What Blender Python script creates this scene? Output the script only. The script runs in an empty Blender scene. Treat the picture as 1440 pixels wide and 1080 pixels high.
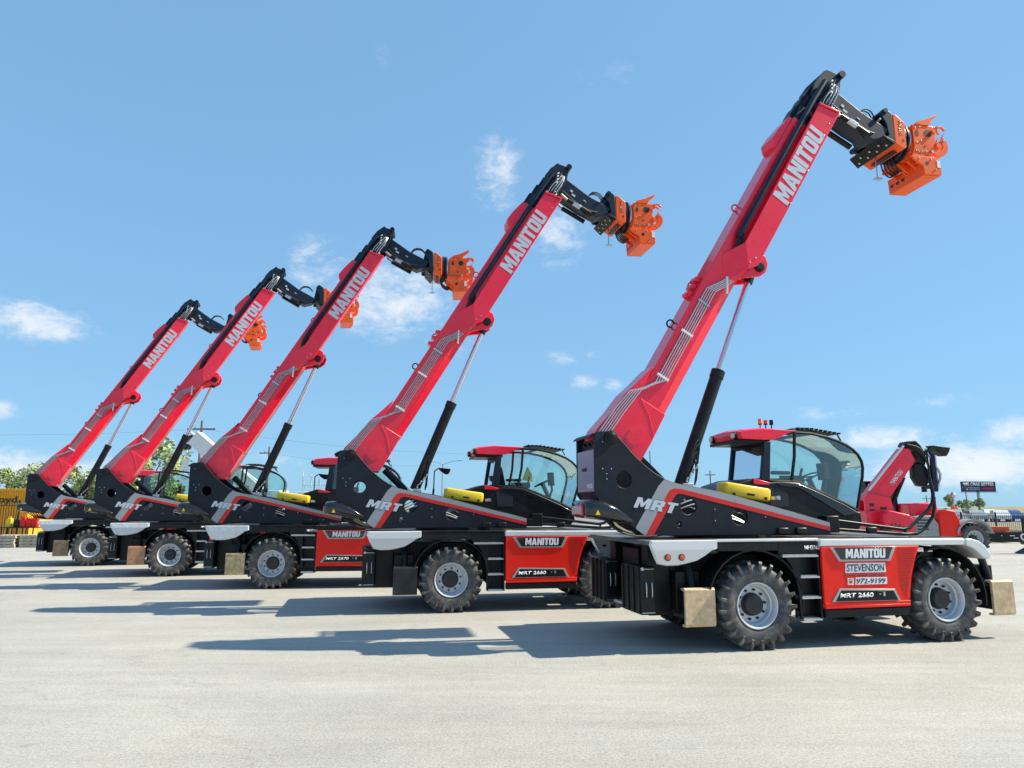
import bpy, bmesh, math, random
from mathutils import Vector, Matrix
R = math.radians
random.seed(7)
sc = bpy.context.scene
col = sc.collection

# ------------------------------------------------------------------ camera
CAM_H = 1.9055
cam = bpy.data.objects.new('camera', bpy.data.cameras.new('camera'))
cam.data.sensor_width = 36.0
cam.data.lens = 997.4 / 1440 * 36
cam.data.clip_end = 6000
cam.location = (0, 0, CAM_H)
cam.rotation_euler = (R(90 + 9.776), 0, 0)
col.objects.link(cam)
sc.camera = cam

# ------------------------------------------------------------------ sun, sky, exposure
SUN = Vector((9.75, 0.90, 9.2)).normalized()          # direction towards the sun
sun_el = math.asin(SUN.z)
sun_az = math.atan2(SUN.x, SUN.y)                      # clockwise from +Y
sl = bpy.data.objects.new('sun', bpy.data.lights.new('sun', 'SUN'))
sl.data.energy = 3.7
sl.data.angle = R(0.55)
sl.data.color = (1.0, 0.91, 0.72)
sl.rotation_euler = SUN.to_track_quat('Z', 'Y').to_euler()
col.objects.link(sl)

world = bpy.data.worlds.new('World')
sc.world = world
world.use_nodes = True
world.cycles.sampling_method = 'MANUAL'
world.cycles.sample_map_resolution = 256
wn, wl = world.node_tree.nodes, world.node_tree.links
wn.clear()


def wnode(t, **k):
    n = wn.new(t)
    for a, b in k.items():
        setattr(n, a, b)
    return n


def wmath(op, a, b=None, c=None, clamp=False):
    n = wn.new('ShaderNodeMath')
    n.operation = op
    n.use_clamp = clamp
    for i, v in enumerate((a, b, c)):
        if v is None:
            continue
        if isinstance(v, (int, float)):
            n.inputs[i].default_value = v
        else:
            wl.new(v, n.inputs[i])
    return n.outputs[0]


sky = wnode('ShaderNodeTexSky', sky_type='NISHITA', sun_disc=False, sun_elevation=sun_el,
            sun_rotation=sun_az, altitude=0, air_density=1.0, dust_density=0.3, ozone_density=2.0)
tc = wnode('ShaderNodeTexCoord')
sep = wnode('ShaderNodeSeparateXYZ')
wl.new(tc.outputs['Generated'], sep.inputs[0])
az = wmath('ARCTAN2', sep.outputs[0], sep.outputs[1])
el = wmath('ARCSINE', sep.outputs[2])
comb = wnode('ShaderNodeCombineXYZ')
wl.new(az, comb.inputs[0]); wl.new(el, comb.inputs[1])
mp = wnode('ShaderNodeMapping')
mp.inputs['Scale'].default_value = (1.0, 1.7, 1.0)
wl.new(comb.outputs[0], mp.inputs['Vector'])


def wnoise(scale, detail, rough, dist=0.0, off=0.0):
    n = wnode('ShaderNodeTexNoise')
    n.noise_dimensions = '3D'
    n.inputs['Scale'].default_value = scale
    n.inputs['Detail'].default_value = detail
    n.inputs['Roughness'].default_value = rough
    n.inputs['Distortion'].default_value = dist
    m2 = wnode('ShaderNodeMapping')
    m2.inputs['Location'].default_value = (off, off * .7, off * 1.3)
    wl.new(mp.outputs[0], m2.inputs['Vector'])
    wl.new(m2.outputs[0], n.inputs['Vector'])
    return n.outputs['Fac']


n_big = wnoise(19, 9, 0.66, 0.5, 3.1)
n_fine = wnoise(55, 7, 0.66, 0.3, 8.2)
# azimuth, elevation, half widths (degrees), weight of each cloud in view
CLOUDS = [(-34.5, 12.3, 3.6, 1.4, .90), (-36.5, 6.0, 1.8, .9, .78), (-1.4, 26.2, 2.4, 3.2, .72), (4.0, 21.5, 2.8, 2.5, .70),
          (-10.2, 16.6, 5.4, 3.4, .86), (-16, 18.8, 3.4, 2.6, .58), (3.9, 11.8, 1.6, .7, .55), (6.9, 12.0, 1.0, .5, .5),
          (5.9, 9.9, 1.4, .7, .76), (8.3, 9.7, 1.0, .7, .74), (33.0, 2.6, 7.0, 1.7, 1.0), (28.0, 4.8, 4.6, 1.0, .80),
          (36.5, 4.6, 3.4, 1.3, .9), (24, 6.8, 3.4, .8, .5), (-35, 2.4, 9.0, 1.5, .82), (8.0, 5.2, 2.6, 1.1, .55),
          (31.5, 7.2, 2.2, .6, .6), (-11.5, 34, 1.4, 2.4, .34), (9, 33, 7, 1.6, .30), (-4, 12.5, 2.4, 1.4, .38), (-20, 3.2, 6, 1.2, .5),
          (75, 12, 12, 4, .8), (-80, 11, 12, 3, .75), (170, 11, 20, 5, .85)]
tot = None
for a0, e0, wa, we, w in CLOUDS:
    sv = wnode('ShaderNodeVectorMath', operation='MULTIPLY_ADD')
    wl.new(comb.outputs[0], sv.inputs[0])
    sv.inputs[1].default_value = (1 / R(wa), 1 / R(we), 0)
    sv.inputs[2].default_value = (-a0 / wa, -e0 / we, 0)
    dt = wnode('ShaderNodeVectorMath', operation='DOT_PRODUCT')
    wl.new(sv.outputs[0], dt.inputs[0]); wl.new(sv.outputs[0], dt.inputs[1])
    g = wmath('MULTIPLY', wmath('POWER', .45, dt.outputs['Value']), w)
    tot = g if tot is None else wmath('MAXIMUM', tot, g)
nz = wmath('ADD', wmath('MULTIPLY', wmath('SUBTRACT', n_big, .5), 1.5), wmath('MULTIPLY', wmath('SUBTRACT', n_fine, .5), .75))
dens = wnode('ShaderNodeMapRange')
dens.interpolation_type = 'SMOOTHSTEP'
dens.inputs['From Min'].default_value = .27
dens.inputs['From Max'].default_value = 1.18
wl.new(wmath('ADD', tot, wmath('MULTIPLY', nz, wmath('MINIMUM', wmath('MULTIPLY', tot, 2.0), 1.0))), dens.inputs['Value'])
mixc = wnode('ShaderNodeMix', data_type='RGBA')
wl.new(wmath('MULTIPLY', dens.outputs[0], .82), mixc.inputs[0])
# the photograph's sky is tone-compressed: an even, saturated blue with little brightening towards the horizon
gam = wnode('ShaderNodeGamma')
gam.inputs['Gamma'].default_value = .28
wl.new(sky.outputs[0], gam.inputs[0])
grade = wnode('ShaderNodeMix', data_type='RGBA', blend_type='MULTIPLY')
grade.inputs[0].default_value = 1
wl.new(gam.outputs[0], grade.inputs[6])
grade.inputs[7].default_value = (.695, 1.225, 1.74, 1)
wl.new(grade.outputs[2], mixc.inputs[6])
mixc.inputs[7].default_value = (3.15, 3.2, 3.26, 1)
bg = wnode('ShaderNodeBackground')
bg.inputs['Strength'].default_value = 0.15
wl.new(mixc.outputs[2], bg.inputs[0])
wo = wnode('ShaderNodeOutputWorld')
wl.new(bg.outputs[0], wo.inputs[0])

sc.view_settings.view_transform = 'Standard'
sc.view_settings.look = 'None'
sc.view_settings.gamma = 1
sc.view_settings.use_curve_mapping = False
sc.view_settings.exposure = 1.08
sc.render.engine = 'CYCLES'
sc.cycles.use_denoising = True
sc.cycles.max_bounces = 8
sc.cycles.transparent_max_bounces = 24

# ------------------------------------------------------------------ materials
MATS = {}


def mat(name, color, rough=.5, metal=0.0, coat=0.0, var=.0, vscale=6.0, bump=0.0, bscale=60.0, rvar=0.0, alpha=1.0,
        dirt=None, dirt_amt=0.0, dscale=3.0, emit=None, ior=1.45, spec=.5):
    m = bpy.data.materials.new(name)
    m.use_nodes = True
    nt = m.node_tree
    b = nt.nodes['Principled BSDF']
    b.inputs['Base Color'].default_value = (*color, 1)
    b.inputs['Roughness'].default_value = rough
    b.inputs['Metallic'].default_value = metal
    b.inputs['IOR'].default_value = ior
    b.inputs['Specular IOR Level'].default_value = spec
    b.inputs['Coat Weight'].default_value = coat
    b.inputs['Coat Roughness'].default_value = .08
    if emit:
        b.inputs['Emission Color'].default_value = (*emit[:3], 1)
        b.inputs['Emission Strength'].default_value = emit[3]
    t = nt.nodes.new('ShaderNodeTexCoord')
    src = t.outputs['Object']
    colsock = None
    if var or rvar or dirt:
        n = nt.nodes.new('ShaderNodeTexNoise')
        n.inputs['Scale'].default_value = vscale
        n.inputs['Detail'].default_value = 6
        n.inputs['Roughness'].default_value = .65
        nt.links.new(src, n.inputs['Vector'])
    if var:
        r = nt.nodes.new('ShaderNodeValToRGB')
        r.color_ramp.elements[0].position = .3
        r.color_ramp.elements[1].position = .7
        r.color_ramp.elements[0].color = (*[c * (1 - var) for c in color], 1)
        r.color_ramp.elements[1].color = (*[min(1, c * (1 + var)) for c in color], 1)
        nt.links.new(n.outputs['Fac'], r.inputs[0])
        colsock = r.outputs[0]
    if dirt:
        n2 = nt.nodes.new('ShaderNodeTexNoise')
        n2.inputs['Scale'].default_value = dscale
        n2.inputs['Detail'].default_value = 8
        n2.inputs['Roughness'].default_value = .7
        nt.links.new(src, n2.inputs['Vector'])
        mr = nt.nodes.new('ShaderNodeMapRange')
        mr.inputs['From Min'].default_value = .45
        mr.inputs['From Max'].default_value = .75
        mr.inputs['To Max'].default_value = dirt_amt
        nt.links.new(n2.outputs['Fac'], mr.inputs[0])
        mx = nt.nodes.new('ShaderNodeMix')
        mx.data_type = 'RGBA'
        nt.links.new(mr.outputs[0], mx.inputs[0])
        if colsock:
            nt.links.new(colsock, mx.inputs[6])
        else:
            mx.inputs[6].default_value = (*color, 1)
        mx.inputs[7].default_value = (*dirt, 1)
        colsock = mx.outputs[2]
    if colsock:
        nt.links.new(colsock, b.inputs['Base Color'])
    if rvar:
        mr = nt.nodes.new('ShaderNodeMapRange')
        mr.inputs['To Min'].default_value = max(.02, rough - rvar)
        mr.inputs['To Max'].default_value = min(1, rough + rvar)
        nt.links.new(n.outputs['Fac'], mr.inputs[0])
        nt.links.new(mr.outputs[0], b.inputs['Roughness'])
    if bump:
        nb = nt.nodes.new('ShaderNodeTexNoise')
        nb.inputs['Scale'].default_value = bscale
        nb.inputs['Detail'].default_value = 4
        nt.links.new(src, nb.inputs['Vector'])
        bp = nt.nodes.new('ShaderNodeBump')
        bp.inputs['Strength'].default_value = bump
        bp.inputs['Distance'].default_value = .01
        nt.links.new(nb.outputs['Fac'], bp.inputs['Height'])
        nt.links.new(bp.outputs[0], b.inputs['Normal'])
    MATS[name] = m
    return m


RED = mat('red_paint', (.92, .011, .044), .28, coat=.35, var=.04, vscale=2, rvar=.08, dirt=(.62, .12, .12), dirt_amt=.18, dscale=5, bump=.03, bscale=25)
PANEL = mat('red_panel', (.90, .016, .006), .38, coat=.04, spec=.35, var=.05, vscale=2, rvar=.08, dirt=(.70, .10, .06), dirt_amt=.18, dscale=7)
BLACK = mat('black_paint', (.006, .0065, .008), .42, coat=.0, spec=.36, var=.25, vscale=7, rvar=.12, dirt=(.04, .037, .034), dirt_amt=.35, dscale=6)
PLATE = mat('charcoal_paint', (.008, .012, .020), .48, coat=.0, spec=.32, var=.15, vscale=3, rvar=.1, dirt=(.022, .026, .034), dirt_amt=.4, dscale=4, bump=.03, bscale=30)
NAVY = mat('dark_steel_paint', (.008, .017, .036), .42, coat=.0, spec=.35, var=.2, vscale=5, rvar=.1, dirt=(.04, .05, .065), dirt_amt=.3)
GLOSS = mat('gloss_black', (.010, .010, .012), .12, coat=.6, rvar=.06, vscale=4)
REARC = mat('rear_cover_sheen', (.24, .18, .28), .3, coat=.2, rvar=.08, vscale=3)  # purple reflection on the black cover, put into its base colour
SILVER = mat('silver_paint', (.74, .745, .75), .32, metal=.15, coat=.3, var=.06, vscale=3, rvar=.1, dirt=(.35, .33, .3), dirt_amt=.25)
WRAP = mat('plastic_wrap', (.66, .70, .74), .22, coat=.5, var=.12, vscale=9, rvar=.15, bump=.8, bscale=14)
GREYST = mat('grey_stripe', (.33, .34, .36), .4)
REDST = mat('red_stripe', (.66, .02, .016), .38)
WHITE = mat('white_decal', (.80, .81, .82), .45)
GREYTXT = mat('silver_decal', (.56, .60, .66), .4)
BADGE = mat('badge_silver', (.42, .43, .45), .35, metal=.3)
INK_HOLE = mat('ink_and_hole_dark', (.02, .02, .03), .5)  # print colour, also standing in for shade inside holes and gaps
DECK = mat('deck_plate', (.10, .10, .105), .55, var=.3, vscale=10, rvar=.15, dirt=(.3, .28, .25), dirt_amt=.4)
CHROME = mat('chromed_steel', (.72, .73, .76), .14, metal=1.0, rvar=.06, vscale=8)
STEEL = mat('bare_steel', (.50, .51, .53), .34, metal=.9, var=.15, vscale=9, rvar=.12)
PIPE = mat('zinc_pipe', (.55, .57, .60), .36, metal=.75, var=.12, vscale=12)
HOSE = mat('black_hose', (.012, .012, .013), .5)
ORANGE = mat('orange_paint', (1.0, .115, .008), .40, coat=.05, spec=.4, var=.08, vscale=5, rvar=.1, dirt=(.70, .14, .02), dirt_amt=.3, dscale=6)
YELLOW = mat('yellow_paint', (.85, .58, .015), .4, coat=.2, var=.07, vscale=8, dirt=(.45, .33, .08), dirt_amt=.3)
RUBBER = mat('tyre_rubber', (.050, .050, .052), .55, var=.35, vscale=9, rvar=.15, dirt=(.30, .28, .25), dirt_amt=.6, dscale=7, bump=.25, bscale=90)
RIM = mat('rim_paint', (.62, .65, .69), .34, metal=.2, coat=.2, var=.08, vscale=6, dirt=(.25, .23, .2), dirt_amt=.3)
HUB = mat('hub_iron', (.022, .022, .025), .45, var=.2, dirt=(.1, .1, .095), dirt_amt=.3)
FOOT1 = mat('worn_beige_steel', (.66, .48, .29), .48, metal=.0, var=.22, vscale=10, rvar=.15, dirt=(.28, .17, .07), dirt_amt=.6, dscale=8, bump=.2, bscale=40)
FOOT2 = mat('foot_black', (.016, .016, .018), .4, var=.3, dirt=(.08, .07, .06), dirt_amt=.4)
FOOT3 = mat('foot_mottled_tan', (.56, .42, .21), .5, metal=.0, var=.35, vscale=9, dirt=(.06, .06, .055), dirt_amt=.8, dscale=14)
FOOT4 = mat('foot_rust', (.46, .23, .12), .6, metal=.2, var=.3, vscale=12, dirt=(.40, .30, .22), dirt_amt=.5, dscale=9)
FOOT5 = mat('foot_dark_worn', (.20, .15, .10), .42, metal=.4, var=.4, vscale=8, dirt=(.30, .22, .14), dirt_amt=.7, dscale=6)
LAMPRED = mat('red_lens', (.62, .02, .03), .15, coat=.6, var=.3, vscale=30)
LAMPOR = mat('amber_red_lens', (.70, .10, .03), .18, coat=.5)
LAMPW = mat('clear_lens', (.62, .62, .60), .15, coat=.6)
AMBER = mat('amber_lens', (.80, .20, .01), .2, coat=.4)
SEAT = mat('seat_fabric', (.025, .026, .03), .8, var=.3, vscale=20)
TREAD = mat('galvanised_tread', (.60, .61, .62), .4, metal=.6, var=.2, vscale=40, bump=.5, bscale=80)
VEST = mat('hi_vis_yellow', (.80, .68, .02), .7)


def glass_mat(name, tint, refl=.09):
    m = bpy.data.materials.new(name)
    m.use_nodes = True
    nt = m.node_tree
    nt.nodes.clear()
    o = nt.nodes.new('ShaderNodeOutputMaterial')
    tr = nt.nodes.new('ShaderNodeBsdfTransparent')
    tr.inputs[0].default_value = (*tint, 1)
    gl = nt.nodes.new('ShaderNodeBsdfGlossy')
    gl.inputs['Roughness'].default_value = .015
    fr = nt.nodes.new('ShaderNodeFresnel')
    fr.inputs[0].default_value = 1.52
    ad = nt.nodes.new('ShaderNodeMath')
    ad.operation = 'ADD'
    ad.inputs[1].default_value = refl
    ad.use_clamp = True
    nt.links.new(fr.outputs[0], ad.inputs[0])
    mx = nt.nodes.new('ShaderNodeMixShader')
    nt.links.new(ad.outputs[0], mx.inputs[0])
    nt.links.new(tr.outputs[0], mx.inputs[1])
    nt.links.new(gl.outputs[0], mx.inputs[2])
    nt.links.new(mx.outputs[0], o.inputs[0])
    return m


GLASS = glass_mat('cab_glass', (.90, .97, .95), .03)
GLASSD = glass_mat('rear_glass', (.72, .86, .90), .10)


# ------------------------------------------------------------------ mesh helpers
class MB:
    def __init__(self):
        self.v = []
        self.f = []

    def add(self, vs, fs):
        o = len(self.v)
        self.v += [tuple(p) for p in vs]
        self.f += [tuple(i + o for i in f) for f in fs]
        return self

    def box(self, x0, x1, y0, y1, z0, z1, m=None):
        vs = [(x, y, z) for z in (z0, z1) for y in (y0, y1) for x in (x0, x1)]
        if m is not None:
            vs = [m @ Vector(p) for p in vs]
        return self.add(vs, [(0, 2, 3, 1), (4, 5, 7, 6), (0, 1, 5, 4), (2, 6, 7, 3), (0, 4, 6, 2), (1, 3, 7, 5)])

    def prism(self, poly, y0, y1, poly2=None):
        """poly in (x,z), pushed from y0 to y1"""
        n = len(poly)
        p2 = poly2 or poly
        vs = [(x, y0, z) for x, z in poly] + [(x, y1, z) for x, z in p2]
        a = sum(poly[i][0] * poly[(i + 1) % n][1] - poly[(i + 1) % n][0] * poly[i][1] for i in range(n))
        fs = [tuple(range(n)), tuple(range(2 * n - 1, n - 1, -1))] + [((i + 1) % n, i, i + n, (i + 1) % n + n) for i in range(n)]
        if a < 0:
            fs = [tuple(reversed(f)) for f in fs]
        return self.add(vs, fs)

    def loft(self, rings, close=True, caps=True):
        n = len(rings[0])
        vs = [p for r in rings for p in r]
        fs = []
        for k in range(len(rings) - 1):
            for i in range(n if close else n - 1):
                j = (i + 1) % n
                fs.append((k * n + i, k * n + j, (k + 1) * n + j, (k + 1) * n + i))
        if caps:
            fs.append(tuple(range(n - 1, -1, -1)))
            fs.append(tuple((len(rings) - 1) * n + i for i in range(n)))
        return self.add(vs, fs)

    def tube(self, pts, r, n=8, caps=True):
        pts = [Vector(p) for p in pts]
        rr = r if isinstance(r, (list, tuple)) else [r] * len(pts)
        rings = []
        t0 = (pts[1] - pts[0]).normalized()
        up = Vector((0, 1, 0)) if abs(t0.y) < .9 else Vector((1, 0, 0))
        nrm = (up - t0 * up.dot(t0)).normalized()
        for i, p in enumerate(pts):
            if i == 0:
                t = t0
            elif i == len(pts) - 1:
                t = (pts[i] - pts[i - 1]).normalized()
            else:
                t = ((pts[i] - pts[i - 1]).normalized() + (pts[i + 1] - pts[i]).normalized())
                t = t.normalized() if t.length > 1e-6 else t0
            nrm = (nrm - t * nrm.dot(t)).normalized()
            bi = t.cross(nrm)
            rings.append([p + (nrm * math.cos(2 * math.pi * k / n) + bi * math.sin(2 * math.pi * k / n)) * rr[i] for k in range(n)])
        return self.loft(rings, True, caps)

    def lathe(self, prof, origin, axis, n=24, caps=False):
        """prof list of (r, h) along axis"""
        ax = Vector(axis).normalized()
        up = Vector((0, 0, 1)) if abs(ax.z) < .9 else Vector((1, 0, 0))
        u = (up - ax * up.dot(ax)).normalized()
        w = ax.cross(u)
        o = Vector(origin)
        rings = [[o + ax * h + (u * math.cos(2 * math.pi * k / n) + w * math.sin(2 * math.pi * k / n)) * r for k in range(n)] for r, h in prof]
        return self.loft(rings, True, caps)

    def cyl(self, p0, p1, r, n=16):
        return self.tube([p0, p1], r, n)

    def mesh(self, name, m, bevel=0, seg=2, angle=35, smooth=True, fix=True):
        me = bpy.data.meshes.new(name)
        me.from_pydata(self.v, [], self.f)
        if bevel or fix:
            bm = bmesh.new()
            bm.from_mesh(me)
            if fix:
                bmesh.ops.recalc_face_normals(bm, faces=bm.faces)
            if bevel:
                es = [e for e in bm.edges if len(e.link_faces) == 2 and e.calc_face_angle(0) > R(28)]
                for f_ in bm.faces:
                    f_.smooth = False if (seg < 3 or len(f_.verts) > 4) else True
                rb = bmesh.ops.bevel(bm, geom=es, offset=bevel, segments=seg, affect='EDGES', clamp_overlap=True, profile=.5)
                bm.normal_update()
                for f_ in bm.faces:
                    le = max(e.calc_length() for e in f_.edges)
                    strip = f_.calc_area() < bevel * le * 1.3
                    f_.smooth = strip or (seg >= 3 and len(f_.verts) <= 4)
            bm.to_mesh(me)
            bm.free()
        if smooth and not bevel:
            me.polygons.foreach_set('use_smooth', [True] * len(me.polygons))
            me.set_sharp_from_angle(angle=R(angle))
        if m:
            me.materials.append(m)
        return me

    def build(self, name, m, parent=None, **k):
        return link(name, self.mesh(name, m, **k), parent)


def link(name, data, parent=None):
    o = bpy.data.objects.new(name, data)
    col.objects.link(o)
    if parent:
        o.parent = parent
    return o


def empty(name, loc=(0, 0, 0), rz=0, parent=None):
    o = bpy.data.objects.new(name, None)
    o.empty_display_size = .2
    col.objects.link(o)
    o.location = loc
    o.rotation_euler = (0, 0, rz)
    if parent:
        o.parent = parent
    return o


def tag(o, label=None, cat=None, group=None, kind=None):
    if label: o['label'] = label
    if cat: o['category'] = cat
    if group: o['group'] = group
    if kind: o['kind'] = kind
    return o


def copy_tree(o, parent=None, skip=()):
    c = o.copy()
    col.objects.link(c)
    c.parent = parent
    for ch in list(o.children):
        if ch.get('only'):
            continue
        copy_tree(ch, c)
    return c


def curve_mesh(name, loops, thick, m, mw, bevel=0.0):
    """flat plate with holes: loops of (x,y) filled even-odd, thickened, mapped by matrix mw"""
    cu = bpy.data.curves.new(name, 'CURVE')
    cu.dimensions = '2D'
    cu.fill_mode = 'BOTH'
    cu.extrude = thick / 2 - bevel
    cu.bevel_depth = bevel
    cu.bevel_resolution = 1
    for lp in loops:
        s = cu.splines.new('POLY')
        s.points.add(len(lp) - 1)
        for p, q in zip(s.points, lp):
            p.co = (q[0], q[1], 0, 1)
        s.use_cyclic_u = True
    tmp = bpy.data.objects.new('tmp', cu)
    col.objects.link(tmp)
    dg = bpy.context.evaluated_depsgraph_get()
    me = bpy.data.meshes.new_from_object(tmp.evaluated_get(dg))
    bpy.data.objects.remove(tmp)
    bpy.data.curves.remove(cu)
    me.name = name
    me.transform(mw)
    me.materials.clear()
    me.materials.append(m)
    return me


def text_mesh(body, w, h, m, mw, bold=.02, shear=0.0, extrude=.003, space=1.0, angle=0.0):
    """lettering fitted to w x h, lower left corner at the matrix origin"""
    cu = bpy.data.curves.new('lettering', 'FONT')
    cu.body = body
    cu.offset = bold
    cu.shear = shear
    cu.space_character = space
    cu.resolution_u = 3
    tmp = bpy.data.objects.new('tmp', cu)
    col.objects.link(tmp)
    dg = bpy.context.evaluated_depsgraph_get()
    me = bpy.data.meshes.new_from_object(tmp.evaluated_get(dg))
    bpy.data.objects.remove(tmp)
    bpy.data.curves.remove(cu)
    xs = [v.co.x for v in me.vertices]
    ys = [v.co.y for v in me.vertices]
    x0, x1, y0, y1 = min(xs), max(xs), min(ys), max(ys)
    sx, sy = w / (x1 - x0), h / (y1 - y0)
    bm = bmesh.new()
    bm.from_mesh(me)
    for v in bm.verts:
        v.co = Vector(((v.co.x - x0) * sx, (v.co.y - y0) * sy, 0))
    r = bmesh.ops.extrude_face_region(bm, geom=bm.faces[:])
    for g in r['geom']:
        if isinstance(g, bmesh.types.BMVert):
            g.co.z += extrude
    bmesh.ops.recalc_face_normals(bm, faces=bm.faces)
    bm.to_mesh(me)
    bm.free()
    me.transform(mw)
    me.materials.clear()
    me.materials.append(m)
    return me


GLYPH = {
    'M': (.86, [[(0, 0), (0, 1), (.27, 1), (.43, .52), (.59, 1), (.86, 1), (.86, 0), (.63, 0), (.63, .58), (.49, .14), (.37, .14), (.23, .58), (.23, 0)]]),
    'A': (.74, [[(0, 0), (.23, 1), (.51, 1), (.74, 0), (.49, 0), (.455, .17), (.285, .17), (.25, 0)], [(.32, .35), (.42, .35), (.37, .70)]]),
    'N': (.69, [[(0, 0), (0, 1), (.24, 1), (.46, .46), (.46, 1), (.69, 1), (.69, 0), (.45, 0), (.23, .54), (.23, 0)]]),
    'I': (.25, [[(0, 0), (0, 1), (.25, 1), (.25, 0)]]),
    'T': (.60, [[(0, .78), (0, 1), (.60, 1), (.60, .78), (.425, .78), (.425, 0), (.175, 0), (.175, .78)]]),
    'O': (.66, [[(.10, 0), (0, .12), (0, .88), (.10, 1), (.56, 1), (.66, .88), (.66, .12), (.56, 0)], [(.25, .24), (.25, .76), (.28, .80), (.38, .80), (.41, .76), (.41, .24), (.38, .20), (.28, .20)]]),
    'U': (.67, [[(.10, 0), (0, .12), (0, 1), (.24, 1), (.24, .25), (.28, .20), (.39, .20), (.43, .25), (.43, 1), (.67, 1), (.67, .12), (.57, 0)]]),
    'R': (.70, [[(0, 0), (0, 1), (.56, 1), (.67, .90), (.67, .50), (.58, .40), (.70, 0), (.45, 0), (.36, .36), (.24, .36), (.24, 0)], [(.24, .56), (.24, .80), (.39, .80), (.43, .76), (.43, .60), (.39, .56)]]),
}


def glyph_mesh(body, w, h, m, mw, gap=.05, shear=0.0, extrude=.003, grow=0.0):
    """heavy block lettering from polygons, fitted to w x h"""
    x = 0.0
    loops = []
    for ch in body:
        gw, lp = GLYPH[ch]
        for l in lp:
            loops.append([(x + p[0] + shear * p[1], p[1]) for p in l])
        x += gw + gap
    W_ = x - gap + shear
    loops = [[(p[0] / W_ * w, p[1] * h) for p in l] for l in loops]
    return curve_mesh('lettering', loops, extrude, m, mw @ Matrix.Translation((0, 0, extrude / 2)))


def near(x, y, z, rot=0.0):
    """matrix for a flat thing on a face that looks towards -y; local x runs along +x, local y up"""
    c, s = math.cos(rot), math.sin(rot)
    return Matrix(((c, -s, 0, x), (0, 0, -1, y), (s, c, 0, z), (0, 0, 0, 1)))


def rear(x, y, z):
    """face that looks towards -x; local x runs along -y"""
    return Matrix(((0, 0, -1, x), (-1, 0, 0, y), (0, 1, 0, z), (0, 0, 0, 1)))


def circ(cx, cz, r, n=24):
    return [(cx + r * math.cos(2 * math.pi * k / n), cz + r * math.sin(2 * math.pi * k / n)) for k in range(n)]


def smooth_path(pts, per=4):
    pts = [Vector(p) for p in pts]
    out = []
    P = [pts[0] * 2 - pts[1]] + pts + [pts[-1] * 2 - pts[-2]]
    for i in range(1, len(P) - 2):
        for k in range(per):
            t = k / per
            a, b, c, d = P[i - 1], P[i], P[i + 1], P[i + 2]
            out.append(.5 * ((2 * b) + (c - a) * t + (2 * a - 5 * b + 4 * c - d) * t * t + (3 * b - a - 3 * c + d) * t ** 3))
    out.append(pts[-1])
    return out

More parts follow.
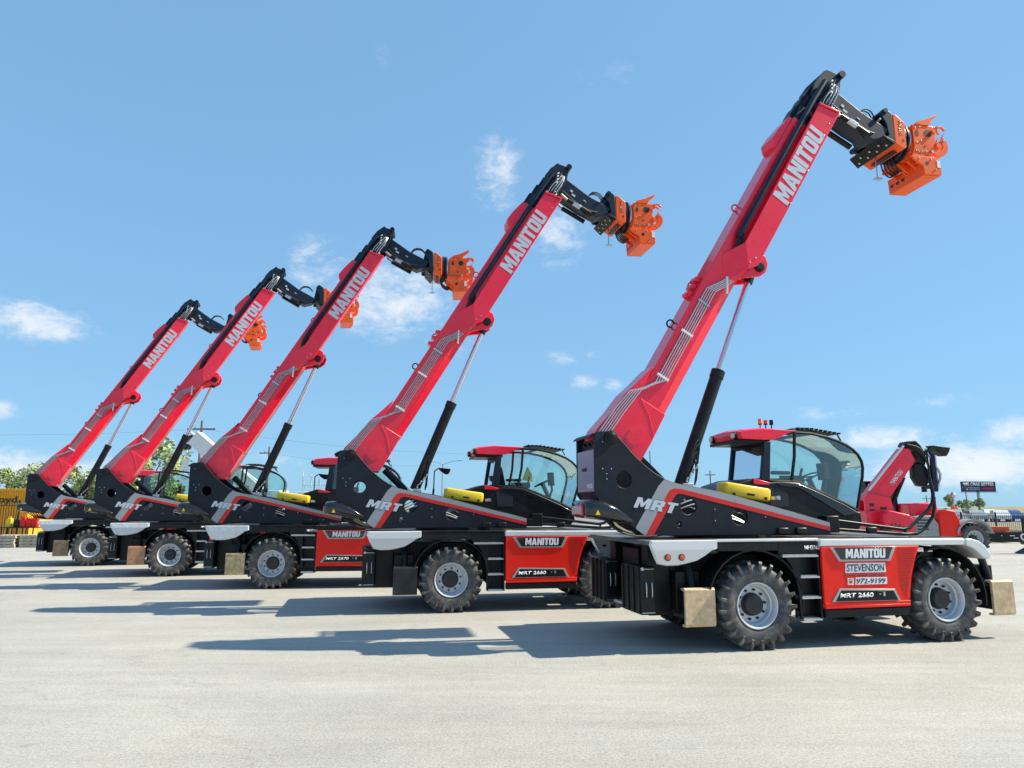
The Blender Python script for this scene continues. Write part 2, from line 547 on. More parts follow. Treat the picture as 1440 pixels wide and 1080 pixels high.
# ------------------------------------------------------------------ ground
def ground_mat():
    m = bpy.data.materials.new('yard_asphalt')
    m.use_nodes = True
    nt = m.node_tree
    L = nt.links
    b = nt.nodes['Principled BSDF']
    b.inputs['Roughness'].default_value = .85
    t = nt.nodes.new('ShaderNodeTexCoord')

    def noise(scale, detail, rough, sx=1, sy=1, rot=0):
        mpn = nt.nodes.new('ShaderNodeMapping')
        mpn.inputs['Scale'].default_value = (sx, sy, 1)
        mpn.inputs['Rotation'].default_value = (0, 0, rot)
        L.new(t.outputs['Object'], mpn.inputs[0])
        n = nt.nodes.new('ShaderNodeTexNoise')
        n.inputs['Scale'].default_value = scale
        n.inputs['Detail'].default_value = detail
        n.inputs['Roughness'].default_value = rough
        L.new(mpn.outputs[0], n.inputs['Vector'])
        return n.outputs['Fac']

    def rng(v, a, b_, c, d):
        r = nt.nodes.new('ShaderNodeMapRange')
        r.inputs[1].default_value, r.inputs[2].default_value, r.inputs[3].default_value, r.inputs[4].default_value = a, b_, c, d
        L.new(v, r.inputs[0])
        return r.outputs[0]

    def mul(a, b_):
        n = nt.nodes.new('ShaderNodeMath')
        n.operation = 'MULTIPLY'
        L.new(a, n.inputs[0]); L.new(b_, n.inputs[1])
        return n.outputs[0]

    big = rng(noise(.35, 5, .6), .3, .7, .90, 1.08)
    streak = mul(rng(noise(1.1, 5, .65, .18, 1.0, R(-14)), .32, .68, .90, 1.07), rng(noise(5.0, 4, .7, .06, 1.0, R(-9)), .30, .70, .93, 1.05))
    mid = rng(noise(6, 6, .7), .3, .7, .93, 1.06)
    fine = rng(noise(80, 5, .9), .36, .64, .58, 1.36)
    grit = rng(noise(36, 3, .6), .35, .65, .84, 1.14)
    spots = mul(rng(noise(3.2, 3, .5), .69, .76, 1.0, .84), rng(noise(38, 2, .5), .72, .78, 1.0, .55))
    # hairline cracks wandering across the slab and a few old oil marks
    vm = nt.nodes.new('ShaderNodeVectorMath')
    vm.operation = 'MULTIPLY_ADD'
    dn = nt.nodes.new('ShaderNodeTexNoise')
    dn.inputs['Scale'].default_value = .9
    dn.inputs['Detail'].default_value = 6
    L.new(t.outputs['Object'], dn.inputs['Vector'])
    L.new(dn.outputs['Color'], vm.inputs[0])
    vm.inputs[1].default_value = (2.2, 2.2, 0)
    L.new(t.outputs['Object'], vm.inputs[2])
    vo = nt.nodes.new('ShaderNodeTexVoronoi')
    vo.feature = 'DISTANCE_TO_EDGE'
    vo.inputs['Scale'].default_value = .17
    L.new(vm.outputs[0], vo.inputs['Vector'])
    crack = rng(vo.outputs['Distance'], .0008, .0035, .88, 1.0)
    oil = rng(noise(.9, 3, .55), .68, .74, 1.0, .90)
    spots = mul(spots, mul(crack, oil))
    val = mul(mul(mul(big, streak), mul(mid, fine)), mul(grit, spots))
    mx = nt.nodes.new('ShaderNodeMix')
    mx.data_type = 'RGBA'
    mx.blend_type = 'MULTIPLY'
    mx.inputs[0].default_value = 1
    tint = nt.nodes.new('ShaderNodeValToRGB')
    tint.color_ramp.elements[0].position = .35
    tint.color_ramp.elements[1].position = .65
    tint.color_ramp.elements[0].color = (.395, .384, .354, 1)
    tint.color_ramp.elements[1].color = (.424, .406, .368, 1)
    L.new(noise(.6, 4, .6), tint.inputs[0])
    L.new(tint.outputs[0], mx.inputs[6])
    L.new(val, mx.inputs[7])
    L.new(mx.outputs[2], b.inputs['Base Color'])
    bp = nt.nodes.new('ShaderNodeBump')
    bp.inputs['Strength'].default_value = .55
    bp.inputs['Distance'].default_value = .010
    L.new(noise(45, 5, .8), bp.inputs['Height'])
    L.new(bp.outputs[0], b.inputs['Normal'])
    return m


GROUND = ground_mat()
GRASS = mat('dry_grass', (.26, .22, .11), .9, var=.35, vscale=.8, dirt=(.10, .13, .04), dirt_amt=.7, dscale=.25)
LOT = mat('far_lot', (.22, .22, .22), .9, var=.2, vscale=.2)
mb = MB()
mb.add([(-700, -60, 0), (700, -60, 0), (700, 3000, 0), (-700, 3000, 0)], [(0, 1, 2, 3)])
o = mb.build('ground', GROUND, smooth=False, fix=False)
tag(o, 'pale sunlit asphalt yard under the machines', kind='structure')
mb = MB()
mb.add([(22, 52, .004), (700, 44, .004), (700, 76, .004), (22, 76, .004)], [(0, 1, 2, 3)])
o = mb.build('grass_verge', GRASS, smooth=False, fix=False)
tag(o, 'strip of dry grass behind the black fence', kind='structure')
mb = MB()
mb.add([(-700, 76.2, .006), (700, 76.2, .006), (700, 190, .006), (-700, 190, .006)], [(0, 1, 2, 3)])
o = mb.build('car_park', LOT, smooth=False, fix=False)
tag(o, 'grey car park beyond the yard', kind='structure')
mb = MB()
mb.add([(-1500, 190.2, .01), (1500, 190.2, .01), (1500, 3000, .01), (-1500, 3000, .01)], [(0, 1, 2, 3)])
o = mb.build('far_field', GRASS, smooth=False, fix=False)
tag(o, 'flat dry land towards the horizon', kind='structure')

# ------------------------------------------------------------------ the rotating telehandler (local: x forward, y away from the camera, z up)
TH = R(58.8)
CU, SU = math.cos(TH), math.sin(TH)
P0 = (-1.78, 2.86)


def uv(u, v):
    return (P0[0] + u * CU - v * SU, P0[1] + u * SU + v * CU)


def uvd(u, v, d):
    s, z = uv(u, v)
    return Vector((s, d, z))


WH_R = .585


def wheel_meshes():
    # tyre, outer face at y = 0, width .45, axis y
    W = .45
    half = [(.302, .035), (.318, .018), (.36, -.004), (.42, -.018), (.475, -.012), (.515, .012), (.538, .05), (.546, .11), (.548, W / 2)]
    prof = half + [(r, W - y) for r, y in reversed(half[:-1])]
    mb = MB()
    mb.lathe(prof, (0, 0, 0), (0, 1, 0), 48)
    NL = 21
    for side in (0, 1):
        for k in range(NL):
            th0 = 2 * math.pi * (k + .5 * side) / NL
            path = [(-.02, -.004, .425, .450, .010), (.0, -.030, .450, .500, .017), (.0, -.030, .50, .556, .021), (.01, -.008, .52, .583, .024), (.06, .06, .53, .588, .024),
                    (.16, .15, .53, .588, .026), (.27, .255, .53, .584, .027)]
            ring = []
            for dth, y, rb, rt, hw in path:
                a = th0 + dth
                for r, sg in ((rb, -1), (rb, 1), (rt, .8), (rt, -.8)):
                    aa = a + sg * hw / r * 1.15
                    yy = y + (.010 if r == rb and y < 0 else 0)
                    yy = yy if side == 0 else W - yy
                    ring.append((r * math.sin(aa), yy, r * math.cos(aa)))
            rings = [ring[i:i + 4] for i in range(0, len(ring), 4)]
            mb.loft(rings)
    tyre = mb.mesh('tyre', RUBBER, angle=38)
    mb = MB()
    mb.lathe([(.305, .09), (.312, .018), (.304, .004), (.292, .008), (.283, .03), (.272, .05), (.268, .10), (.252, .115), (.246, .165),
              (.238, .178), (.10, .182), (.10, .20), (.26, .22), (.28, .40), (.31, .43)], (0, 0, 0), (0, 1, 0), 48)
    rim = mb.mesh('wheel', RIM, angle=30)
    mb = MB()
    mb.lathe([(.0, .085), (.06, .083), (.128, .088), (.138, .100), (.140, .165), (.155, .170), (.157, .186)], (0, 0, 0), (0, 1, 0), 32)
    hub = mb.mesh('hub_cap', HUB, angle=40)
    mb = MB()
    for k in range(10):
        a = 2 * math.pi * k / 10 + .2
        x, z = .197 * math.cos(a), .197 * math.sin(a)
        mb.cyl((x, .183, z), (x, .152, z), .0185, 6)
        mb.cyl((x, .152, z), (x, .138, z), .010, 6)
    nuts = mb.mesh('wheel_nuts', HUB)
    return tyre, rim, hub, nuts


WHEEL = wheel_meshes()


def add_wheel(parent, x, y, side, rot, sc_=1.0):
    """side 0: outer face towards -y; 1: towards +y"""
    w = link('wheel', WHEEL[1], parent)
    w.location = (x, y, WH_R * sc_ - .006)
    w.rotation_euler = (0, rot, 0) if side == 0 else (0, rot, math.pi)
    w.scale = (sc_, sc_, sc_)
    link('tyre', WHEEL[0], w)
    link('hub_cap', WHEEL[2], w)
    link('wheel_nuts', WHEEL[3], w)['kind'] = 'stuff'
    return w


def cable(mb, a, b, sag, r, n=6, seg=7):
    a, b = Vector(a), Vector(b)
    pts = []
    for i in range(seg + 1):
        t = i / seg
        p = a.lerp(b, t)
        p += Vector(sag) * (4 * t * (1 - t))
        pts.append(p)
    mb.tube(pts, r, n)


def make_machine():
    root = empty('rotating_telehandler')
    P = lambda name, mb, m, parent=root, **k: mb.build(name, m, parent, **k)
    T = lambda body, w, h, m, mw, parent, **k: link('lettering', text_mesh(body, w, h, m, mw, **k), parent)

    # ---- chassis
    mb = MB()
    mb.box(-1.05, 3.95, .72, 1.78, .62, 1.22)
    mb.box(-.95, .55 - 1.2, .50, 2.0, .55, 1.30)
    mb.box(.62, 2.45, .42, 2.08, .50, 1.33)
    mb.box(3.62, 3.98, .60, 1.90, .58, 1.25)
    chassis = P('chassis', mb, BLACK, bevel=.02)
    mb = MB()
    for s in (.09, 3.1):
        mb.cyl((s, .35, .58), (s, 2.15, .58), .11, 14)
        mb.lathe([(.0, -.22), (.16, -.2), (.21, -.05), (.21, .05), (.16, .2), (0, .22)], (s, 1.25, .58), (0, 1, 0), 16)
        for y in (.5, 2.0):
            mb.cyl((s - .25, y, .75), (s + .25, y + .05, .68), .035, 8)
    P('axle', mb, BLACK, chassis)
    # inner wheel arches: curved liners
    for s0, y0 in ((.09, 0), (3.1, 0), (.09, 2.05), (3.1, 2.05)):
        mb = MB()
        a0, a1 = (-10, 190)
        ri = []
        for k in range(15):
            a = R(a0 + (a1 - a0) * k / 14)
            x, z = s0 + .70 * math.cos(a), .60 + .70 * math.sin(a)
            z = min(z, 1.33)
            ri.append((x, z))
        y1 = .46 if y0 == 0 else 2.06
        ya, yb = (.03, .50) if y0 == 0 else (2.0, 2.47)
        n = len(ri)
        vs = [(x, ya, z) for x, z in ri] + [(x, yb, z) for x, z in ri]
        vs += [(s0 + (x - s0) * 1.03, ya, .60 + (z - .60) * 1.03) for x, z in ri] + [(s0 + (x - s0) * 1.03, yb, .60 + (z - .60) * 1.03) for x, z in ri]
        fs = []
        for i in range(n - 1):
            fs += [(i, i + 1, n + i + 1, n + i), (2 * n + i, 3 * n + i, 3 * n + i + 1, 2 * n + i + 1), (i, 2 * n + i, 2 * n + i + 1, i + 1), (n + i, n + i + 1, 3 * n + i + 1, 3 * n + i)]
        mb.add(vs, fs)
        P('wheel_arch', mb, BLACK)
    # rear frame clutter behind the boxes
    mb = MB()
    mb.box(-1.28, -.95, .50, .72, .42, 1.38)
    mb.box(-1.28, -.95, 1.78, 2.0, .42, 1.38)
    mb.box(-1.20, -1.0, .72, 1.78, .52, .80)
    mb.box(-1.24, -1.05, .95, 1.55, .85, 1.30)
    P('rear_frame', mb, BLACK, chassis, bevel=.012)
    mb = MB()
    mb.box(-1.44, -1.18, 1.06, 1.44, .50, .525)
    for k in range(8):
        mb.box(-1.44, -1.42, 1.07 + k * .046, 1.09 + k * .046, .525, .54)
    P('rear_step', mb, TREAD, chassis)
    mb = MB()
    for k in range(5):
        y = 1.1 + .07 * k
        cable(mb, (-1.22, y, .62 + .04 * k), (-1.22, y + .05, 1.1 - .05 * k), (-.08, 0, 0), .012)
    for k in range(4):
        mb.cyl((-1.25, 1.0 + .13 * k, .72 + .06 * (k % 2)), (-1.31, 1.0 + .13 * k, .72 + .06 * (k % 2)), .028, 8)
    P('hydraulic_couplings', mb, STEEL, chassis)['kind'] = 'stuff'

    # ---- deck
    mb = MB()
    mb.box(-1.47, 3.55, .06, 2.44, 1.392, 1.448)
    deck = P('deck', mb, DECK, bevel=.008)
    mb = MB()
    for ya in (.02, 2.40):
        mb = MB()
        mb.box(-.47, 1.085, ya, ya + .08, 1.425, 1.462)
        P('edge_trim', mb, SILVER, bevel=.008)
    mb = MB()
    mb.box(-.46, .46, .025, .09, 1.30, 1.423)
    mb.box(.46, 1.08, .03, .45, 1.255, 1.42)
    P('arch_valance', mb, BLACK, bevel=.01)
    for y0, y1 in ((-.01, .13), (2.37, 2.51)):
        mb = MB()
        prof = [(1.088, 1.35), (1.088, 1.432), (1.12, 1.452), (3.46, 1.438), (3.50, 1.425), (3.50, 1.345)]
        mb.prism(prof, y0, y1)
        P('side_rail', mb, SILVER, bevel=.018, seg=3)
    # deck rings, brackets, hatch
    for s in (.72, 1.02, 2.2):
        mb = MB()
        mb.box(s, s + .17, .40, .46, 1.50, 1.60)
        P('deck_bracket', mb, BLACK, deck, bevel=.02)
    for s in (-.3, .5, 1.3, 2.1, 2.9):
        mb = MB()
        mb.box(s, s + .62, .14, .40, 1.448, 1.456)
        P('anti_slip_strip', mb, BLACK, deck)
    mb = MB()
    mb.lathe([(.0, 1.45), (.74, 1.45), (.74, 1.50), (.66, 1.53), (0, 1.53)], (.25, 1.25, 0), (0, 0, 1), 40)
    P('slew_ring', mb, BLACK, bevel=.006)

    # ---- fenders: rear corner caps with lamps, curved front caps
    def rear_fender(side):
        prof = [(-1.44, 1.455), (-1.46, 1.40), (-1.40, 1.27), (-1.33, 1.145), (-1.20, 1.118), (-1.06, 1.120), (-.92, 1.14), (-.77, 1.178), (-.66, 1.245), (-.57, 1.315), (-.473, 1.352), (-.473, 1.455)]
        inner = [(x + (.0 if x > -1.0 else .035), z) for x, z in prof]
        mb = MB()
        if side == 0:
            ys = (-.015, .02, .075)
        else:
            ys = (2.515, 2.48, 2.425)
        shrink = [(min(-.485, x + .02 if x < -1.2 else x), 1.29 + (z - 1.29) * .93) for x, z in prof]
        sg = 1 if side == 0 else -1
        tuck = lambda z: sg * max(0, 1.335 - z) * .30
        up = [(x, max(z, 1.33)) for x, z in shrink]
        mb.loft([[(x, ys[0], z) for x, z in up], [(x, ys[0] + tuck(z), z) for x, z in shrink], [(x, ys[1] + tuck(z) * 1.0, z) for x, z in prof], [(x, ys[2], z) for x, z in inner]], caps=False)
        mb.add([(x, ys[0], z) for x, z in up], [tuple(range(len(up)))])
        f = P('fender', mb, SILVER, bevel=.008)
        f['wrapable'] = 1
        for s in (-1.20, -1.00):
            mb = MB()
            y = .012 if side == 0 else 2.488
            d = -1 if side == 0 else 1
            mb.lathe([(.045, 0), (.045, .012), (.038, .016)], (s, y, 1.232), (0, d, 0), 18, caps=True)
            P('lamp_bezel', mb, BLACK, f)
            mb = MB()
            mb.lathe([(.036, .014), (.030, .026), (.0, .030)], (s, y, 1.232), (0, d, 0), 18)
            P('tail_light', mb, LAMPOR, f)
        return f
    for sd in (0, 1):
        rear_fender(sd)

    def front_fender(side):
        ya, yb = (-.02, .42) if side == 0 else (2.08, 2.52)
        top = [(3.503, 1.436), (3.62, 1.432), (3.73, 1.405), (3.83, 1.34), (3.90, 1.25), (3.925, 1.17)]
        bot = [(3.86, 1.13), (3.78, 1.16), (3.72, 1.22), (3.64, 1.285), (3.55, 1.325), (3.503, 1.338)]
        mb = MB()
        mb.prism(top + bot, ya, yb)
        P('front_fender', mb, SILVER, bevel=.02, seg=3)
    front_fender(0); front_fender(1)

    # ---- wheels
    add_wheel(root, .085, -.0, 0, .1)
    add_wheel(root, 3.10, -.0, 0, .45)
    add_wheel(root, .085, 2.50, 1, .2)
    add_wheel(root, 3.10, 2.50, 1, .3)

    # ---- stabilisers
    def stab(s0, s1, side, sgn):
        y = .04 if side == 0 else 2.46
        d = 1 if side == 0 else -1
        mb = MB()
        prof = [(0, .815), (-.012, .80), (-.012, .36), (.012, .325), (.10, .322), (.10, .35), (.03, .365), (.03, .78), (.12, .80), (.12, .822), (.02, .828)]
        mb.add([(s0, y + d * (p[0]), p[1]) for p in prof] + [(s1, y + d * p[0], p[1]) for p in prof],
               [tuple(range(11)), tuple(range(21, 10, -1))] + [(i, (i + 1) % 11, (i + 1) % 11 + 11, i + 11) for i in range(11)])
        f = P('stabiliser_foot', mb, FOOT1, bevel=.006)
        f['foot'] = 1
        mb = MB()
        c = (s0 + s1) / 2
        mb.box(c - .15, c + .11, y + d * .04, y + d * .52, .40, .74)
        mb.box(c - .20, c + .16, y + d * .30, y + d * .58, .50, 1.02)
        mb.cyl((c, y + d * .16, .60), (c, y + d * .34, 1.20), .055, 12)
        P('stabiliser_leg', mb, BLACK, bevel=.012)
    for sd in (0, 1):
        stab(-.965, -.525, sd, -1)
        stab(3.925, 4.305, sd, 1)
    # ---- tool boxes at the rear
    for y0, y1, near_ in ((.24, .93, True), (1.62, 2.26, False)):
        mb = MB()
        mb.box(-1.50, -1.29, y0, y1, .47, 1.10)
        b = P('tool_box', mb, BLACK, bevel=.014)
        for k in range(4):
            mb = MB()
            yy = y0 + .03 + k * (y1 - y0 - .10) / 3
            mb.box(-1.518, -1.498, yy, yy + .05, .485, 1.085)
            P('rib', mb, BLACK, b, bevel=.006)
        for k in range(2):
            xx = -1.43 + .08 * k
            mb = MB()
            yq = y0 - .03
            mb.tube(smooth_path([(xx, y0, .90), (xx, yq, .885), (xx, yq - .008, .80), (xx, yq, .715), (xx, y0, .70)], 3), .008, 6)
            P('handle', mb, STEEL, b)
        mb = MB()
        mb.cyl((-1.49, y0 - .012, 1.07), (-1.31, y0 - .012, 1.07), .008, 6)
        mb.cyl((-1.49, y0 - .012, .50), (-1.31, y0 - .012, .50), .008, 6)
        mb.lathe([(.022, 0), (.022, .018), (0, .018)], (-1.475, y0, 1.07), (0, -1, 0), 10)
        P('latch', mb, STEEL, b)['kind'] = 'stuff'
    # hose bundle under the pod, near the slew
    mb = MB()
    for k in range(6):
        y = .42 + .07 * k
        cable(mb, (-1.95 + .04 * k, y, 1.78), (-1.15 + .05 * k, y + .02, 1.50), (-.10, 0, -.10), .016)
    P('hose_bundle', mb, HOSE)['kind'] = 'stuff'

    # ---- ladder
    mb = MB()
    mb.box(.76, 1.075, .17, .19, .36, 1.26)
    mb.box(1.055, 1.085, .03, .30, .36, 1.34)
    P('ladder_back', mb, BLACK)
    mb = MB()
    arch = [(.49, 1.25), (.56, 1.21), (.64, 1.10), (.70, .96), (.735, .75), (.745, .38)]
    poly = arch + [(.775, .38), (.775, 1.25)]
    mb.prism(poly, .03, .06)
    P('ladder_side', mb, BLACK)
    for z, a in ((1.238, .50), (.955, .765), (.677, .765), (.388, .765)):
        mb = MB()
        mb.box(a, 1.055, .0, .17, z - .028, z - .004)
        nt = int((1.04 - a) / .028)
        for k in range(nt):
            xx = a + .008 + k * .028
            mb.box(xx, xx + .014, -.002, .16, z - .004, z + .010)
        P('step', mb, TREAD)
    link('lettering', text_mesh('MH2762', .24, .055, WHITE, near(.86, .022, 1.31)), root)['unit'] = 1

    # ---- red engine panel
    for side in (0, 1):
        yf = -.012 if side == 0 else 2.512
        d = 1 if side == 0 else -1
        poly = [(1.098, 1.345), (1.092, .60), (1.10, .505), (2.462, .510), (2.475, .60), (2.50, .78), (2.56, 1.05), (2.705, 1.345)]
        mb = MB()
        mb.prism(poly, min(yf, yf + d * .05), max(yf, yf + d * .05))
        pn = P('side_panel', mb, PANEL, bevel=.012)
        mb = MB()
        a, b = sorted((yf + d * .006, yf + d * .12))
        mb.box(1.105, 2.458, a, b, .388, .500)
        P('sill', mb, BLACK, pn, bevel=.012)
        mb = MB()
        a, b = sorted((yf - d * .012, yf + d * .01))
        mb.prism([(1.098, .585), (2.468, .590), (2.464, .560), (1.098, .552)], a, b)
        mb.prism([(1.10, .545), (2.463, .552), (2.461, .514), (1.102, .510)], a, b)
        P('lower_lip', mb, PANEL, pn, bevel=.006)
        if side == 1:
            continue
        # raised swage round the badge
        mb = MB()
        mb.prism([(1.21, 1.335), (1.345, 1.118), (2.205, 1.115), (2.325, 1.335)], -.020, -.008)
        P('badge_surround', mb, PANEL, pn, bevel=.005)
        mb = MB()
        mb.prism([(1.232, 1.335), (1.36, 1.143), (2.19, 1.140), (2.295, 1.335)], -.026, -.018)
        P('badge_frame', mb, BADGE, pn, bevel=.003)
        mb = MB()
        mb.prism([(1.285, 1.335), (1.390, 1.168), (2.155, 1.165), (2.240, 1.335)], -.031, -.024)
        P('badge', mb, GLOSS, pn, bevel=.002)
        link('lettering', glyph_mesh('MANITOU', .65, .128, WHITE, near(1.462, -.031, 1.186), shear=.06), pn)
        mb = MB()
        mb.prism([(1.205, .600), (1.335, .775), (2.225, .752), (2.305, .597)], -.024, -.010)
        P('badge_frame', mb, BADGE, pn, bevel=.003)
        mb = MB()
        mb.prism([(1.262, .606), (1.362, .752), (2.195, .731), (2.262, .603)], -.029, -.022)
        P('badge', mb, BLACK, pn, bevel=.002)
        t = T('MRT 2660', .53, .062, WHITE, near(1.33, -.029, .652), pn, bold=.03, shear=.12)
        t['model'] = 1
        mb = MB()
        mb.box(1.915, 2.065, -.034, -.028, .645, .725)
        P('latch', mb, BLACK, pn, bevel=.004)
        mb = MB()
        mb.box(2.02, 2.05, -.036, -.033, .66, .715)
        mb.lathe([(.010, 0), (.010, .004), (0, .004)], (1.965, -.034, .69), (0, -1, 0), 10)
        P('lock', mb, STEEL, pn)['kind'] = 'stuff'
        # perforated grille, each hole a dark hexagon laid on in place of its shade
        mb = MB()
        k = 0
        z = 1.308
        while z > .64:
            t_ = (1.308 - z) / .67
            xl = 2.335 if z > .80 else 2.335 + (.80 - z) * .50
            xr = 2.645 - t_ * .20 - (.02 if z < 1.1 else 0)
            x = xl + (.017 if k % 2 else 0)
            while x < xr - .012:
                c = [(x + .0105 * math.cos(a * math.pi / 3), -.0165, z + .0055 * math.sin(a * math.pi / 3)) for a in range(6)]
                e = [(p[0], -.0125, p[2]) for p in c]
                mb.loft([e, c])
                x += .034
            z -= .0235
            k += 1
        g = P('grille', mb, INK_HOLE, pn, smooth=False)
        g['kind'] = 'stuff'
        mb = MB()
        mb.prism([(2.315, 1.325), (2.325, .80), (2.405, .625), (2.465, .625), (2.50, .85), (2.665, 1.325)], -.0135, -.0115)
        P('grille_plate', mb, PANEL, pn)
        # dealer stickers, only on the nearest machine
        mb = MB()
        mb.prism([(1.452, .985), (1.462, 1.118), (2.105, 1.118), (2.105, .985)], -.0175, -.011)
        o = P('dealer_sticker', mb, WHITE, pn); o['only'] = 1
        o = T('STEVENSON', .61, .098, INK_HOLE, near(1.475, -.0175, 1.002), pn, bold=.012, shear=.12); o['only'] = 1
        mb = MB()
        mb.prism([(1.452, .935), (1.458, .968), (2.11, .968), (2.11, .935)], -.0165, -.011)
        o = P('dealer_sticker', mb, LAMPRED, pn); o['only'] = 1
        o = T('CRANE - RIGGING - HEAVY HAUL', .60, .022, INK_HOLE, near(1.48, -.0165, .941), pn, bold=.01); o['only'] = 1
        mb = MB()
        mb.prism([(1.595, .822), (1.610, .922), (2.115, .918), (2.108, .822)], -.0175, -.011)
        mb.prism([(1.475, .822), (1.480, .915), (1.575, .912), (1.57, .822)], -.0175, -.011)
        o = P('dealer_sticker', mb, WHITE, pn); o['only'] = 1
        o = T('972-9199', .47, .074, INK_HOLE, near(1.617, -.0175, .834), pn, bold=.016, shear=.16); o['only'] = 1
        # telephone pictogram
        mb = MB()
        mb.tube([(1.49, -.018, .885), (1.505, -.018, .90), (1.545, -.018, .90), (1.56, -.018, .885)], .006, 6)
        mb.box(1.50, 1.55, -.020, -.017, .842, .878)
        o = P('dealer_sticker', mb, LAMPRED, pn); o['only'] = 1
    # marker lamp at the panel
    mb = MB()
    mb.box(2.68, 2.78, .0, .03, 1.255, 1.315)
    P('marker_lamp', mb, LAMPW, bevel=.006)

    # ---- turret plates
    out = [(-2.035, 2.875), (-2.015, 2.925), (-1.97, 2.94), (-1.83, 2.945), (-1.77, 2.935), (-1.70, 2.885), (-1.60, 2.775), (-1.44, 2.60), (-1.28, 2.462), (-1.18, 2.385), (-1.08, 2.325), (-.99, 2.28),
           (-.90, 2.245), (-.78, 2.215), (-.15, 2.107), (.40, 1.97), (.944, 1.832), (1.60, 1.668), (1.60, 1.505), (-1.30, 1.505), (-1.38, 1.54), (-1.98, 1.99), (-2.035, 2.06)]
    holes = [circ(-1.615, 2.27, .122), circ(-.65, 1.905, .128), circ(.143, 1.762, .13), circ(-.81, 1.655, .052, 14)]
    for y in (.475, 1.275):
        me = curve_mesh('turret_plate', [out] + holes, .05, PLATE, near(0, y, 0), bevel=.006)
        pl = link('turret_plate', me, root)
        mb = MB()
        s = -1 if y < 1 else 1
        mb.lathe([(.095, 0), (.095, .02), (.075, .028), (.062, .028), (.062, .05), (.05, .058), (0, .058)], (-1.795, y + s * .025, 2.865), (0, s, 0), 24)
        P('pivot_pin', mb, BLACK, pl)
        if y > 1:
            continue
        yf = .4485
        gp = [(-1.455, 1.62), (-1.45, 1.59), (-1.335, 1.507), (-1.315, 1.507), (-.975, 2.075), (-.93, 2.13), (-.865, 2.155), (-.75, 2.148), (1.598, 1.608), (1.598, 1.666), (.944, 1.829), (.40, 1.967), (-.15, 2.104), (-.78, 2.212), (-.90, 2.242), (-1.01, 2.282), (-1.03, 2.26), (-1.10, 2.19)]
        rp = [(-1.315, 1.508), (-1.20, 1.508), (-.86, 2.04), (-.82, 2.075), (-.76, 2.082), (1.598, 1.545), (1.598, 1.608), (-.75, 2.148), (-.865, 2.155), (-.93, 2.13), (-.975, 2.075)]
        link('grey_stripe', curve_mesh('grey_stripe', [gp], .003, GREYST, near(0, yf, 0)), pl)
        link('red_stripe', curve_mesh('red_stripe', [rp], .003, REDST, near(0, yf, 0)), pl)
        link('lettering', glyph_mesh('MRT', .685, .165, INK_HOLE, near(-1.495, .4465, 1.885, R(-8.5)), gap=.10, shear=.20, extrude=.001), pl)
        link('lettering', glyph_mesh('MRT', .67, .150, GREYTXT, near(-1.488, .4455, 1.892, R(-8.5)), gap=.12, shear=.20, extrude=.002), pl)
        mb = MB()
        for (a, b) in ((-1.93, 2.42), (-1.80, 2.42), (-1.87, 2.35), (-1.87, 2.28), (-.81, 1.655), (.10, 2.0), (-.25, 1.86), (-.25, 1.70), (.55, 1.75), (-1.92, 2.80)):
            mb.lathe([(.009, 0), (.009, .005), (.005, .008), (0, .008)], (a, .45, b), (0, -1, 0), 8)
        P('bolt', mb, GREYST, pl)['kind'] = 'stuff'
    # what shows through the holes
    mb = MB()
    mb.box(-1.35, 1.35, .62, 1.15, 1.50, 1.58)
    mb.box(-1.90, -1.55, .60, 1.15, 1.90, 2.02)
    mb.cyl((-.55, .62, 1.80), (-.55, 1.1, 1.80), .10, 14)
    mb.cyl((.2, .6, 1.70), (.2, 1.1, 1.70), .12, 14)
    P('turret_frame', mb, BLACK, bevel=.01)
    mb = MB()
    for k in range(6):
        cable(mb, (-.85, .56 + .05 * k, 1.60 + .05 * k), (.35, .56 + .05 * k, 1.62 + .03 * k), (0, 0, .16 + .02 * k), .014, 6, 10)
    P('hydraulic_line', mb, PIPE)['kind'] = 'stuff'
    # rear cover with opening
    mb = MB()
    mb.box(-2.04, -1.93, .502, 1.248, 2.10, 2.70)
    rc = P('rear_cover', mb, REARC, bevel=.012)
    mb = MB()
    mb.prism([(-2.05, 2.92), (-2.10, 2.88), (-2.10, 2.86), (-2.04, 2.90), (-1.80, 2.935), (-1.80, 2.95)], .502, 1.248)
    mb.prism([(-2.035, 2.095), (-1.97, 1.985), (-1.90, 1.985), (-1.93, 2.095)], .502, 1.248)
    P('cover_hood', mb, PLATE, rc)
    mb = MB()
    mb.prism([(-2.042, 2.45), (-2.052, 2.445), (-2.052, 2.425), (-2.042, 2.40)], .82, 1.0)
    P('grip', mb, INK_HOLE, rc)
    T('MH2762', .24, .07, WHITE, rear(-2.041, .80, 2.15), rc)['unit'] = 1
    mb = MB()
    mb.box(-1.97, -1.90, .55, 1.2, 2.70, 2.86)
    for k in range(3):
        mb.tube(smooth_path([(-1.90, .6 + .2 * k, 2.72), (-2.0, .65 + .2 * k, 2.78), (-1.9, .72 + .2 * k, 2.84)], 3), .02, 6)
    P('boom_foot_hoses', mb, HOSE, rc)['kind'] = 'stuff'

    # ---- glossy light pod under the rear cover
    rings = []
